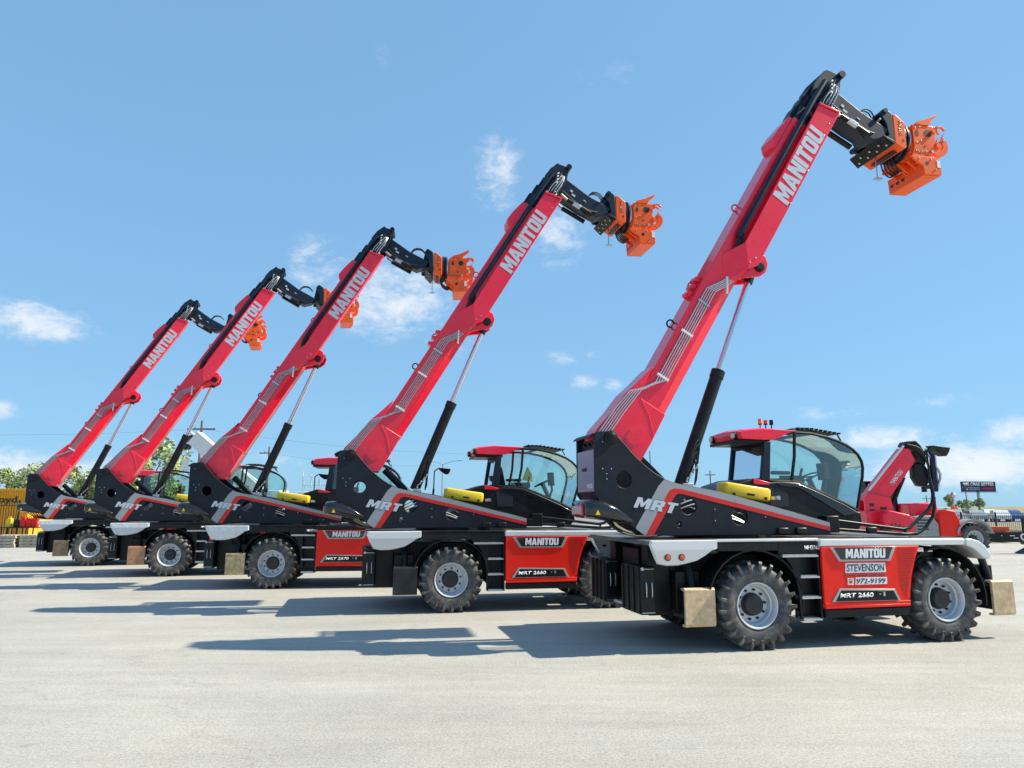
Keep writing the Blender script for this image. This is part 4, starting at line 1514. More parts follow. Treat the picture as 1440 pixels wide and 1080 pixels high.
    mb.lathe([(.17, -.012), (.19, -.012), (.19, .012), (.17, .012), (.17, -.012)], (2.27, 1.86, 2.40), (-.42, 0, .9), 24)
    mb.cyl((2.27, 1.70, 2.40), (2.27, 2.02, 2.40), .014, 6)
    mb.tube([(2.32, 1.62, 1.95), (2.42, 1.60, 2.25), (2.40, 1.60, 2.40)], .025, 8)
    mb.prism([(2.36, 2.34), (2.46, 2.34), (2.44, 2.62), (2.34, 2.62)], 1.52, 1.72)
    mb.box(1.50, 1.90, 1.42, 1.52, 2.28, 2.40)
    mb.cyl((1.86, 1.47, 2.40), (1.90, 1.47, 2.52), .022, 8)
    P('controls', mb, SEAT, cab, bevel=.008)
    vest = MB()
    vest.prism([(1.90, 2.48), (2.02, 2.78), (2.12, 2.60), (2.14, 2.44)], 2.20, 2.24)
    vv = P('hanging_vest', vest, VEST, cab); vv['vest'] = 1

    # ---- cowl under the cab
    mb = MB()
    cw = [(.86, 2.335), (1.20, 2.285), (1.40, 2.30), (1.70, 2.285), (2.12, 2.115), (2.54, 1.935), (2.77, 1.815), (2.82, 1.81), (2.84, 1.62), (2.74, 1.505), (.15, 1.505), (.20, 1.95), (.55, 2.24)]
    mb.prism(cw, 1.305, 2.40)
    cowl = P('cab_cowl', mb, BLACK, bevel=.025, seg=3)
    mb = MB()
    mb.prism([(1.30, 2.275), (1.70, 2.265), (2.14, 2.085), (2.54, 1.915), (2.76, 1.80), (2.49, 1.748), (2.10, 1.975), (1.70, 2.195), (1.36, 2.225)], 1.285, 1.34)
    P('cowl_trim', mb, GLOSS, cowl, bevel=.01)
    mb = MB()
    mb.prism([(1.15, 2.19), (1.33, 2.18), (1.50, 2.10), (1.50, 1.90), (1.18, 1.90)], 1.298, 1.31)
    P('cowl_opening_shade', mb, INK_HOLE, cowl)  # flat dark patch for the shade inside the cowl recess
    mb = MB()
    mb.prism([(.895, 2.345), (1.20, 2.275), (1.16, 2.235), (.895, 2.25)], 1.28, 1.36)
    P('cowl_corner', mb, RED, cowl, bevel=.008)
    # ---- yellow case on the turret edge
    m_ = Matrix.Translation((.04, .60, 2.14)) @ Matrix.Rotation(R(7.5), 4, 'Y')
    mb = MB()
    ring = lambda x, k: [m_ @ Vector((x, .15 + .15 * math.copysign(abs(math.cos(a)) ** .3, math.cos(a)) * k, .02 + .105 * math.copysign(abs(math.sin(a)) ** .3, math.sin(a)) * k)) for a in [2 * math.pi * j / 20 for j in range(20)]]
    mb.loft([ring(-.03, .75), ring(-.015, .92), ring(.02, 1.0), ring(.69, .96), ring(.725, .85), ring(.74, .6)])
    yc = P('yellow_case', mb, YELLOW, angle=50)
    mb = MB()
    for x in (.10, .62):
        mb.box(x, x + .04, -.006, .02, -.06, -.02, m_)
    mb.box(.33, .45, -.008, .006, -.03, .0, m_)
    P('case_clip', mb, BLACK, yc)['kind'] = 'stuff'
    mb = MB()
    mb.box(.0, .72, .08, .22, -.17, -.08, m_)
    P('case_bracket', mb, BLACK, yc)
    mb = MB()
    mb.box(.82, .92, .62, .70, 2.0, 2.05)
    mb.cyl((.87, .62, 2.03), (.87, .58, 2.03), .03, 10)
    P('filler_neck', mb, STEEL)

    # ---- guard rail and mirror at the front of the turret
    mb = MB()
    y = .86
    mb.tube([(1.88, y, 1.70), (3.20, y, 1.545), (3.32, y, 1.565), (3.72, y, 1.86), (3.80, y, 1.96), (3.83, y, 2.10), (3.85, y + .06, 2.34)], .028, 8)
    mb.tube([(1.90, y, 1.56), (3.28, y, 1.468), (3.46, y, 1.48), (3.62, y, 1.56), (3.78, y, 1.74), (3.83, y, 1.88), (3.835, y, 2.06)], .028, 8)
    mb.tube([(3.24, y, 1.56), (3.24, y, 1.47)], .02, 8)
    gr_ = P('guard_rail', mb, BLACK, angle=60)
    mb = MB()
    mb.box(1.78, 2.0, y - .10, y + .14, 1.505, 1.76)
    mb.box(1.60, 1.80, y - .10, y + .30, 1.505, 1.66)
    P('rail_bracket', mb, BLACK, gr_, bevel=.015)
    mb = MB()
    mb.tube([(3.85, .92, 2.34), (3.86, .94, 2.80), (3.95, .97, 2.86)], .016, 8)
    mm = P('mirror_stalk', mb, BLACK)
    mb = MB()
    mb.loft([[(3.94, .88, 2.89), (3.94, 1.06, 2.89), (4.28, 1.06, 2.86), (4.28, .88, 2.86)], [(4.02, .90, 2.80), (4.02, 1.04, 2.80), (4.26, 1.04, 2.78), (4.26, .90, 2.78)], [(4.14, .91, 2.72), (4.14, 1.03, 2.72), (4.22, 1.03, 2.72), (4.22, .91, 2.72)]])
    P('mirror', mb, BLACK, mm, bevel=.01)
    return root


proto = make_machine()
bpy.context.view_layer.update()
POSE = [((3.2437, 9.933), 12.35), ((-1.1919, 13.3413), 11.54), ((-5.7293, 17.0924), 6.94), ((-9.5508, 20.0667), 14.53), ((-13.78, 23.5298), 15.94)]
LAB = ['nearest red and black rotating telehandler, with white dealer stickers on its side panel',
       'second nearest red and black rotating telehandler, with a black stabiliser foot',
       'middle of the five rotating telehandlers, with a mottled tan stabiliser foot',
       'fourth rotating telehandler from the front, with a rusty brown stabiliser foot',
       'farthest and leftmost rotating telehandler, its boom lowest in the picture']
FOOT = [FOOT1, FOOT2, FOOT3, FOOT4, FOOT5]


def put_mat(o, m):
    o.material_slots[0].link = 'OBJECT'
    o.material_slots[0].material = m


machines = []
for i, ((x, y), h) in enumerate(POSE):
    r = proto if i == 0 else copy_tree(proto)
    r.location = (x, y, 0)
    r.rotation_euler = (0, 0, R(h))
    tag(r, LAB[i], 'telehandler', 'rotating telehandlers parked in a row')
    machines.append(r)
EXTRA = [(0, 0, 0), (.02, 0, .02), (.02, 0, -.03), (.16, 0, .06), (.20, 0, .10)]
for i, r in enumerate(machines):
    for o in [c for c in r.children_recursive]:
        n_ = o.name.split('.')[0]
        if n_ in ('gripper', 'quick_coupler'): o.location = o.location + Vector(EXTRA[i])
        if n_ == 'wheel' and i: o.rotation_euler.y = (i * 1.7 + o.location.x * 2.3) % 6.28
        if o.get('foot'): put_mat(o, FOOT[i])
        if o.get('wrapable') and i >= 2: put_mat(o, WRAP)
        if o.name.startswith('side_rail') and i >= 2: put_mat(o, BLACK)
        if o.name.startswith('edge_trim') and i >= 1: put_mat(o, BLACK)
        if o.get('vest') and i != 1:
            bpy.data.objects.remove(o)
            continue
        if o.get('unit') and i == 1 and o.parent == r:
            bpy.data.objects.remove(o)
            continue
        if i >= 1 and o.name.split('.')[0] in ('beacon', 'beacon_post', 'tail_light', 'lamp_bezel'):
            bpy.data.objects.remove(o)
            continue
        if o.get('model') and i >= 2:
            o.data = text_mesh('MRT 2570', .53, .062, WHITE, near(1.33, -.029, .652), bold=.03, shear=.12)
        for k in ('foot', 'wrapable', 'vest', 'unit', 'model', 'only'):
            if k in o: del o[k]

# ------------------------------------------------------------------ the place behind the machines
def px(u, v, Y):
    """photo-free helper: a point at depth Y seen at the given bearing (tan azimuth, height above the eye per metre)"""
    return Vector((u * Y, Y, CAM_H + v * Y))


def bx(name, m, parent, *a, bevel=0.0, **k):
    mb = MB()
    mb.box(*a)
    return mb.build(name, m, parent, bevel=bevel, **k)


GALV = mat('galvanised', (.42, .43, .44), .45, metal=.5, var=.15, vscale=2)
WOODP = mat('pole_wood', (.16, .12, .085), .85, var=.3, vscale=4)
PALLET = mat('weathered_timber', (.42, .37, .29), .85, var=.3, vscale=5, bump=.3, bscale=20)
FENCE = mat('fence_black', (.012, .012, .013), .45)
ORBEAM = mat('orange_beam', (.70, .10, .035), .5, var=.2, vscale=3)
CONT = mat('container_yellow', (.86, .40, .015), .5, var=.15, vscale=1.5, dirt=(.35, .2, .05), dirt_amt=.35)
CRANEW = mat('crane_white', (.70, .71, .70), .4, var=.08, vscale=2, dirt=(.4, .38, .34), dirt_amt=.3)
BILLB = mat('billboard_blue', (.018, .035, .12), .4)
BILLR = mat('billboard_red', (.55, .03, .03), .4)
HOOD = mat('hood_grey', (.30, .31, .31), .4, var=.2, vscale=5)
LEAF = [mat('leaf_a', (.28, .35, .12), .6, var=.4, vscale=2.5), mat('leaf_b', (.22, .29, .11), .6, var=.4, vscale=2.5), mat('leaf_c', (.33, .39, .18), .6, var=.35, vscale=2.5)]
BARK = mat('bark', (.10, .08, .06), .9, var=.3)
CARW = mat('car_white', (.75, .75, .74), .25, coat=.6)
CARS = mat('car_silver', (.42, .43, .45), .28, metal=.4, coat=.5)
CARB = mat('car_blue', (.05, .11, .28), .25, coat=.6)
CARK = mat('car_black', (.02, .02, .022), .25, coat=.6)
CARR = mat('car_red', (.40, .03, .03), .25, coat=.6)
CGLASS = mat('car_glass', (.02, .03, .035), .06, coat=.3)

# ---- fixed-boom telehandler standing behind the nearest machine
bt = empty('telehandler', (16.6, 29.15, 0))
tag(bt, 'red telehandler with its short boom raised, standing behind the nearest machine', 'telehandler')
X = lambda p: (p - 720) * .0300 - 16.6
Zz = lambda p: 1.9055 + (711.8 - p) * .0300
mb = MB()
mb.box(X(1205), X(1345), .3, 2.0, .75, 1.15)
mb.box(X(1207), X(1248), .55, 1.75, .75, Zz(718))
P_ = lambda name, mb, m, parent=bt, **k: mb.build(name, m, parent, **k)
P_('chassis', mb, RED, bevel=.04)
mb = MB()
mb.prism([(X(1209), Zz(704)), (X(1211), Zz(698)), (X(1269), Zz(631)), (X(1278), Zz(632)), (X(1285), Zz(648)), (X(1282), Zz(654)), (X(1240), Zz(706))], .78, 1.28)
mb.prism([(X(1208), Zz(735)), (X(1207), Zz(700)), (X(1216), Zz(694)), (X(1243), Zz(700)), (X(1250), Zz(735))], .62, .76)
mb.prism([(X(1208), Zz(735)), (X(1207), Zz(700)), (X(1216), Zz(694)), (X(1243), Zz(700)), (X(1250), Zz(735))], 1.30, 1.44)
bo = P_('boom', mb, RED, bevel=.02)
mb = MB()
mb.prism([(X(1222), Zz(697)), (X(1268), Zz(643)), (X(1277), Zz(650)), (X(1238), Zz(700))], .765, .785)
P_('boom_side', mb, RED, bo, bevel=.02)
a_ = math.atan2(Zz(661) - Zz(681), X(1268) - X(1252))
link('lettering', text_mesh('MANITOU', .72, .20, WHITE, near(X(1251), .762, Zz(683), a_ * .97), bold=.03), bo)
mb = MB()
mb.prism([(X(1271), Zz(628)), (X(1275), Zz(622)), (X(1288), Zz(621)), (X(1294), Zz(628)), (X(1300), Zz(640)), (X(1298), Zz(655)), (X(1290), Zz(652)), (X(1284), Zz(636))], .72, 1.33)
P_('boom_head', mb, BLACK, bevel=.03)
mb = MB()
mb.prism([(X(1283), Zz(655)), (X(1296), Zz(650)), (X(1303), Zz(662)), (X(1304), Zz(678)), (X(1297), Zz(685)), (X(1289), Zz(684)), (X(1283), Zz(672))], .80, 1.25)
P_('tilt_cylinder', mb, BLACK, bevel=.06, seg=3)
mb = MB()
for k in range(5):
    mb.tube(smooth_path([(X(1274 + 3 * k), .70, Zz(626 + 2 * k)), (X(1290 + 2 * k), .62, Zz(632 + 4 * k)), (X(1297 + k), .64, Zz(648 + 3 * k)), (X(1303), .66, Zz(660 + 5 * k))], 3), .035, 6)
P_('head_hoses', mb, HOSE)['kind'] = 'stuff'
mb = MB()
for k in range(3):
    mb.box(X(1213), X(1219), .605, .625, Zz(712 + 8 * k), Zz(708 + 8 * k))
    mb.box(X(1228), X(1236), .605, .625, Zz(716 + 7 * k), Zz(713 + 7 * k))
P_('tower_gap_shade', mb, INK_HOLE)['kind'] = 'stuff'  # dark bars laid on the tower, standing in for shaded gaps
mb = MB()
mb.tube([(X(1216), .75, Zz(690)), (X(1270), .75, Zz(628))], .05, 8)
P_('boom_highlight', mb, SILVER)  # silver strip added as the bright highlight along the boom's top edge
mb = MB()
mb.box(X(1303), X(1309), .55, .70, Zz(692), Zz(631))
mb.box(X(1303), X(1309), 1.35, 1.50, Zz(692), Zz(631))
mb.box(X(1304), X(1308), .70, 1.35, Zz(640), Zz(634))
mb.box(X(1304), X(1308), .70, 1.35, Zz(688), Zz(682))
fc = P_('fork_carriage', mb, NAVY, bevel=.02)
mb = MB()
mb.cyl((X(1312), .8, Zz(640)), (X(1312), .8, Zz(690)), .09, 12)
mb.tube(smooth_path([(X(1299), .7, Zz(632)), (X(1306), .62, Zz(650)), (X(1316), .66, Zz(668)), (X(1311), .7, Zz(686))], 3), .05, 8)
P_('carriage_ram', mb, STEEL, fc)
mb = MB()
mb.cyl((X(1250), 1.02, Zz(712)), (X(1270), 1.02, Zz(672)), .10, 14)
lc = P_('lift_cylinder', mb, BLACK)
mb = MB()
mb.cyl((X(1270), 1.02, Zz(672)), (X(1276), 1.02, Zz(660)), .06, 12)
P_('piston_rod', mb, CHROME, lc)
mb = MB()
mb.prism([(X(1222), .8), (X(1222), Zz(722)), (X(1228), Zz(717)), (X(1255), Zz(723)), (X(1261), Zz(730)), (X(1261), .8)], -.05, .75)
P_('bonnet', mb, RED, bevel=.06, seg=3)
mb = MB()
mb.prism([(X(1261.5), .7), (X(1261.5), Zz(726)), (X(1285), Zz(724)), (X(1294), Zz(735)), (X(1294), .7)], .0, .70)
gq = P_('engine_cover', mb, HOOD, bevel=.04)
for k in range(4):
    bx('vent', BLACK, gq, X(1264), X(1280), -.012, .02, Zz(731 + 4 * k), Zz(729.4 + 4 * k))
mb = MB()
mb.prism([(X(1294.5), .7), (X(1294.5), Zz(722)), (X(1304), Zz(716)), (X(1316), Zz(718)), (X(1322), Zz(730)), (X(1323), .7)], -.05, .8)
P_('front_fender', mb, PANEL, bevel=.05, seg=3)
mb = MB()
mb.prism([(X(1272), 1.2), (X(1272), Zz(708)), (X(1311), Zz(707)), (X(1312), 1.2)], .85, 2.0)
P_('rear_hood', mb, RED, bevel=.05)
mb = MB()
arc = [(X(1340) + .78 * math.cos(R(a)), .62 + .78 * math.sin(R(a))) for a in range(15, 171, 12)]
arc2 = [(X(1340) + .70 * math.cos(R(a)), .62 + .70 * math.sin(R(a))) for a in range(170, 14, -12)]
mb.prism(arc + arc2, -.10, .45)
P_('mudguard', mb, HOOD)
for x_, y_, s_ in ((X(1340), -.05, 0), (X(1235), -.05, 0), (X(1340), 2.35, 1), (X(1235), 2.35, 1)):
    add_wheel(bt, x_, y_, s_, .3, 1.06)
# cab on its far side
mb = MB()
mb.box(X(1228), X(1232), 1.7, 2.3, 1.2, 2.9)
mb.box(X(1268), X(1272), 1.7, 2.3, 1.2, 2.9)
mb.box(X(1226), X(1274), 1.65, 2.35, 2.85, 2.97)
P_('cab', mb, BLACK, bevel=.03)
# marker on the fender
bx('indicator', AMBER, bt, X(1318), X(1324), .1, .3, Zz(716), Zz(712), bevel=.01)
mb = MB()
mb.cyl((X(1321), .2, Zz(716)), (X(1321), .2, Zz(695)), .03, 8)
mb.lathe([(0, .0), (.09, .02), (.11, .10), (.06, .20), (0, .22)], (X(1321), .2, Zz(700)), (0, 0, 1), 12)
P_('beacon', mb, STEEL)


# ---- fences
def fence(name, x0, y0, x1, y1, h, gap, label, post_gap=2.4):
    L_ = math.hypot(x1 - x0, y1 - y0)
    f = empty(name, (x0, y0, 0), math.atan2(y1 - y0, x1 - x0))
    tag(f, label, 'fence')
    np_ = int(L_ / post_gap)
    me = None
    for k in range(np_ + 1):
        if me is None:
            q = MB(); q.box(-.035, .035, -.035, .035, 0, h + .06)
            q.loft([[(-.045, -.045, h + .06), (.045, -.045, h + .06), (.045, .045, h + .06), (-.045, .045, h + .06)], [(-.01, -.01, h + .10), (.01, -.01, h + .10), (.01, .01, h + .10), (-.01, .01, h + .10)]])
            me = q.mesh('post', FENCE)
        o = link('post', me, f)
        o.location.x = k * post_gap
    for z in (h - .03, h - .22, .18):
        bx('rail', FENCE, f, 0, np_ * post_gap, -.016, .016, z, z + .035)
    q = MB()
    k = gap
    while k < np_ * post_gap:
        q.box(k - .011, k + .011, -.011, .011, .08, h + .02)
        k += gap
    o = q.build('picket', FENCE, f, smooth=False)
    o['kind'] = 'stuff'
    return f


fence('iron_fence', 25.5, 53, 52, 51.2, 1.42, .14, 'black iron picket fence along the dry grass at the right edge')
fence('iron_fence', -46, 40.5, -26.5, 39.2, 2.15, .15, 'black iron picket fence in front of the yellow container')


# ---- billboard
bb = empty('billboard', (197.4, 303, 0))
tag(bb, 'dark blue billboard reading WE CARE BETTER on a single tall post', 'billboard')
mb = MB(); mb.cyl((0, .9, 0), (0, .9, 10), .55, 16); mb.build('post', GALV, bb)
mb = MB(); mb.box(-7.2, 7.2, 0, .8, 7.9, 12.2); pn_ = mb.build('panel', BILLB, bb, bevel=.05)
mb = MB(); mb.box(-7.6, 7.6, -.6, .9, 7.55, 7.75); mb.build('catwalk', GALV, bb)
link('lettering', text_mesh('WE CARE BETTER', 13.2, 1.35, WHITE, near(-6.6, -.01, 10.4), bold=.03, extrude=.02), pn_)
link('lettering', text_mesh('STEVENSON', 4.6, .5, WHITE, near(-4.3, -.01, 9.3), bold=.02, extrude=.02), pn_)
link('lettering', text_mesh('CRANE SERVICE', 4.6, .4, WHITE, near(-4.3, -.01, 8.65), bold=.02, extrude=.02), pn_)
mb = MB(); mb.prism([(-5.4, 8.7), (-5.0, 9.5), (-4.6, 8.7)], -.03, 0); mb.build('emblem', WHITE, pn_)
mb = MB(); mb.box(1.4, 6.3, -.03, 0, 8.9, 9.6); mb.build('band', BILLR, pn_)


# ---- trees
def tree_mesh(seed, n, rx, rz, cz, leaf, m):
    rnd = random.Random(seed)
    blobs = [(Vector((rnd.uniform(-.75, .75) * rx, rnd.uniform(-.75, .75) * rx, cz + rnd.uniform(-.8, .85) * rz)), rnd.uniform(.22, .45) * rx) for _ in range(16)]
    q = MB()
    for _ in range(n):
        c, r = rnd.choice(blobs)
        d = Vector((rnd.gauss(0, 1), rnd.gauss(0, 1), rnd.gauss(0, 1))).normalized()
        p = c + d * r * rnd.uniform(.45, 1.08)
        t = Vector((rnd.gauss(0, 1), rnd.gauss(0, 1), rnd.gauss(0, .6))).normalized()
        u = t.cross(d)
        if u.length < 1e-3: continue
        u.normalize()
        s = leaf * rnd.uniform(.6, 1.3)
        q.add([p - t * s, p - u * s * .5, p + t * s, p + u * s * .5], [(0, 1, 2, 3)])
    return q.mesh('crown', m, smooth=False, fix=False)


def trunk_mesh(seed, h, r):
    rnd = random.Random(seed)
    q = MB()
    q.tube([(0, 0, -.1), (rnd.uniform(-.1, .1), 0, h * .35), (rnd.uniform(-.2, .2), .1, h * .75)], [r, r * .75, r * .35], 8)
    for k in range(7):
        a = rnd.uniform(0, 6.28)
        z = h * rnd.uniform(.25, .6)
        l = h * rnd.uniform(.22, .38)
        q.tube([(0, 0, z), (math.cos(a) * l * .5, math.sin(a) * l * .5, z + l * .45), (math.cos(a) * l, math.sin(a) * l, z + l * .8)], [r * .45, r * .3, r * .1], 5)
    return q.mesh('trunk', BARK)


TREES = []
for k in range(3):
    TREES.append((tree_mesh(11 + k, 2600, 1.9, 1.75, 3.3, .16, LEAF[k]), trunk_mesh(30 + k, 4.4, .16)))


def tree(x, y, s, k, rz, label, group):
    t = empty('tree', (x, y, 0), rz)
    t.scale = (s, s, s)
    link('crown', TREES[k][0], t)
    link('trunk', TREES[k][1], t)
    tag(t, label, 'tree', group)


GL = 'trees behind the left fence'
tree(-44.6, 61, .98, 0, .3, 'leafy green tree above the yellow container, at the left picture edge', GL)
tree(-41.4, 62, 1.08, 2, 1.2, 'taller pale green tree above the yellow container, nearest its visible end', GL)
tree(-38.6, 66, 1.0, 1, 2.0, 'green tree just behind the rear of the farthest telehandler', GL)
tree(-35.6, 60, 1.05, 2, 3.0, 'pale green tree between the boom and lift cylinder of the farthest telehandler', GL)
tree(-32.6, 62, 1.02, 0, 4.1, 'green tree seen left of the fourth telehandler\'s turret', GL)
tree(-29.2, 60, 1.0, 1, 5.1, 'green tree behind the cab of the farthest telehandler', GL)
tree(-29.4, 58, 1.45, 2, .9, 'pale green tree under the white crane arm', GL)
tree(-25.0, 62, .95, 0, 2.6, 'green tree seen through the fourth telehandler\'s cab', GL)
ORD = 'first second third fourth fifth sixth seventh eighth ninth tenth eleventh twelfth thirteenth'.split()
GF = 'small trees along the horizon at the right'
for k in range(13):
    xx = 137 + k * 6.5 + random.uniform(-2, 2)
    yy = 232 + random.uniform(-14, 22)
    tree(xx, yy, random.uniform(.75, 1.25) * (1.35 if k in (8,) else 1), k % 3, random.uniform(0, 6), 'small distant tree on the right horizon, %s from the left' % ORD[k], GF)


# ---- cars beyond the fence
def car_parts(m, kind):
    q = MB()
    if kind == 0:
        body = [(-2.2, .35), (-2.25, .75), (-1.9, .90), (-1.35, 1.0), (-.75, 1.42), (.65, 1.45), (1.35, 1.02), (2.1, .92), (2.25, .6), (2.2, .35)]
    else:
        body = [(-2.5, .40), (-2.5, 1.02), (-.55, 1.05), (-.45, 1.72), (.75, 1.75), (1.25, 1.15), (2.35, 1.05), (2.45, .7), (2.4, .40)]
    shr = [(x, z) for x, z in body]
    q.loft([[(x, -.88 + (.14 if z > 1.1 else 0), z) for x, z in shr], [(x, .88 - (.14 if z > 1.1 else 0), z) for x, z in shr]])
    b = q.mesh('body', m, bevel=.06)
    q = MB()
    if kind == 0:
        w = [(-1.15, 1.02), (-.70, 1.36), (.60, 1.39), (1.12, 1.03)]
    else:
        w = [(-.40, 1.12), (-.35, 1.66), (.70, 1.68), (1.10, 1.16)]
    q.prism(w, -.90, .90)
    g = q.mesh('window', CGLASS)
    q = MB()
    q.lathe([(0, 0), (.2, 0), (.33, .02), (.34, .20), (0, .22)], (0, 0, 0), (0, 1, 0), 16)
    return b, g, q.mesh('wheel', HUB)


CARD = {}
def car(x, y, rz, m, kind, label, group='vehicles parked beyond the fence'):
    key = (m.name, kind)
    if key not in CARD: CARD[key] = car_parts(m, kind)
    b, g, w = CARD[key]
    r = empty('pickup_truck' if kind else 'parked_car', (x, y, 0), rz)
    link('body', b, r); link('window', g, r)
    for sx in (-1.38, 1.42):
        for sy in (-.92, .70):
            o = link('wheel', w, r)
            o.location = (sx, sy, .33)
    tag(r, label, 'truck' if kind else 'car', group)


cl = [(54.5, 89, 1.2, CARW, 1, 'white pickup truck beyond the iron fence, left of the billboard post'),
      (57.6, 90, 1.35, CARS, 0, 'silver car next to the white pickup truck beyond the iron fence'),
      (60.2, 89, 1.1, CARW, 0, 'white car directly under the billboard beyond the fence'),
      (62.8, 91, 1.3, CARB, 0, 'blue car right of the billboard post beyond the fence'),
      (65.4, 90, 1.2, CARW, 1, 'white pickup truck above the black jack stand, beyond the fence'),
      (68.0, 92, 1.4, CARB, 1, 'blue pickup truck at the right picture edge beyond the fence'),
      (51.4, 92, 1.1, CARS, 1, 'silver pickup truck just right of the red telehandler\'s wheel'),
      (70.6, 112, 1.2, CARK, 0, 'black car in the rear row of the car park'),
      (74.0, 112, 1.2, CARW, 0, 'white car in the rear row of the car park'),
      (78.0, 113, 1.2, CARR, 0, 'red car in the rear row of the car park'),
      (66.0, 111, 1.2, CARW, 1, 'white pickup truck in the rear row of the car park')]
for c in cl: car(*c)

# ---- steel skid with an orange beam, and a jack with an added flatbed out of view
sk = empty('steel_skid', (24.6, 38, 0))
tag(sk, 'low black steel skid lying on the yard before the fence', 'skid')
bx('side_beam', BLACK, sk, 0, 6.5, 0, .16, .05, .56, bevel=.015)
bx('side_beam', BLACK, sk, 0, 6.5, 1.5, 1.66, .05, .56, bevel=.015)
for k in range(5):
    bx('cross_beam', BLACK, sk, .3 + 1.4 * k, .46 + 1.4 * k, .16, 1.5, .10, .40)
for k, (a, w_) in enumerate(((1.05, .05), (1.7, .3), (1.5, .26), (2.9, .2))):
    bx('label_plate', WHITE, sk, a, a + w_, -.006, .0, .36 - .12 * (k % 2), .40 - .12 * (k % 2))
bm_ = empty('orange_beam', (24.75, 38.2, .56))
tag(bm_, 'orange painted steel beam resting on the black skid', 'beam')
bx('flange', ORBEAM, bm_, 0, 1.55, 0, .5, .24, .28, bevel=.008)
bx('flange', ORBEAM, bm_, 0, 1.55, 0, .5, .0, .04, bevel=.008)
bx('web', ORBEAM, bm_, 0.01, 1.54, .06, .12, .04, .24)
sh = empty('lifting_spreader', (24.0, 37.4, 0))
tag(sh, 'red and white lifting spreader lying left of the black skid', 'spreader')
for k in range(3):
    mb = MB(); mb.tube(smooth_path([(-.3 + .25 * k, 0, .05), (-.2 + .25 * k, .1, .42), (.0 + .25 * k, .1, .40), (.05 + .25 * k, 0, .05)], 4), .04, 8)
    mb.build('hoop', PANEL if k % 2 == 0 else SILVER, sh)
tr = empty('trailer', (21.05, 29.6, 0))
tag(tr, 'black flared jack stand and drawbar at the right edge, with an unseen flatbed added for its shadow', 'trailer')
mb = MB(); mb.loft([[(x * .37, y * .37, 0.0) for x, y in ((-1, -1), (1, -1), (1, 1), (-1, 1))], [(x * .36, y * .36, .03) for x, y in ((-1, -1), (1, -1), (1, 1), (-1, 1))], [(x * .12, y * .12, .24) for x, y in ((-1, -1), (1, -1), (1, 1), (-1, 1))], [(x * .07, y * .07, .36) for x, y in ((-1, -1), (1, -1), (1, 1), (-1, 1))]])
mb.build('jack_foot', BLACK, tr, bevel=.008)
mb = MB(); mb.loft([[(-.18, -.16, .36), (.18, -.16, .36), (.18, .16, .36), (-.18, .16, .36)], [(-.26, -.18, .46), (.26, -.18, .46), (.26, .18, .46), (-.26, .18, .46)], [(-.24, -.18, .86), (.20, -.18, .86), (.20, .18, .86), (-.24, .18, .86)]])
mb.build('jack_body', BLACK, tr, bevel=.02)
bx('jack_post', BLACK, tr, -.12, .12, -.10, .12, .86, 1.42, bevel=.02)
for z in (1.0, 1.18, 1.32):
    bx('reflector', LAMPRED, tr, -.125, -.02, -.112, -.10, z, z + .07)
mb = MB(); mb.tube(smooth_path([(-.22, -.15, .80), (-.36, -.16, .74), (-.34, -.16, .60), (-.24, -.16, .52)], 4), .03, 8); mb.build('hook', SILVER, tr)
bx('drawbar', BLACK, tr, .2, 3.6, -.14, .14, .52, .86, bevel=.02)
tb = bx('shadow_bed', BLACK, tr, 3.6, 9.5, -1.25, 1.25, .60, .95, bevel=.02)  # unseen flatbed, planks and wheels added to cast the shadow at right
for k in range(14):
    bx('plank', PALLET, tb, 3.62 + .42 * k, 4.02 + .42 * k, -1.2, 1.2, .95, 1.0)
for sx in (6.2, 7.4):
    for sy, sd in ((-1.3, 0), (1.3, 1)):
        add_wheel(tr, sx, sy, sd, .2, .75)

# ---- left side: container, pallets, rack with cans
ct = empty('shipping_container', (-38.25, 42.2, 0))
tag(ct, 'yellow corrugated shipping container at the left edge behind a fence', 'container')
q = MB()
n = 66
wv = 9.9 / n
prof_ = []
for k in range(n):
    x0 = k * wv
    prof_ += [(x0, 0), (x0 + wv * .35, 0), (x0 + wv * .5, .05), (x0 + wv * .85, .05)]
prof_.append((9.9, 0))
vs = [(x, y, .15) for x, y in prof_] + [(x, y, 2.80) for x, y in prof_]
m_ = len(prof_)
q.add(vs, [(i, i + 1, m_ + i + 1, m_ + i) for i in range(m_ - 1)])
cw_ = q.build('side_wall', CONT, ct, smooth=False, fix=False)
link('lettering', text_mesh('loyd', 1.25, .48, INK_HOLE, near(7.95, -.012, 2.0), bold=.015, extrude=.004), cw_)
bx('body', CONT, ct, .0, 9.9, .07, 2.4, .14, 2.82)
bx('top_rail', CONT, ct, -.02, 9.92, -.03, .06, 2.80, 2.93, bevel=.01)
bx('bottom_rail', CONT, ct, -.02, 9.92, -.03, .06, .02, .16, bevel=.01)
for x_ in (-.03, 9.83):
    bx('corner_post', CONT, ct, x_, x_ + .10, -.04, .10, .0, 2.94)

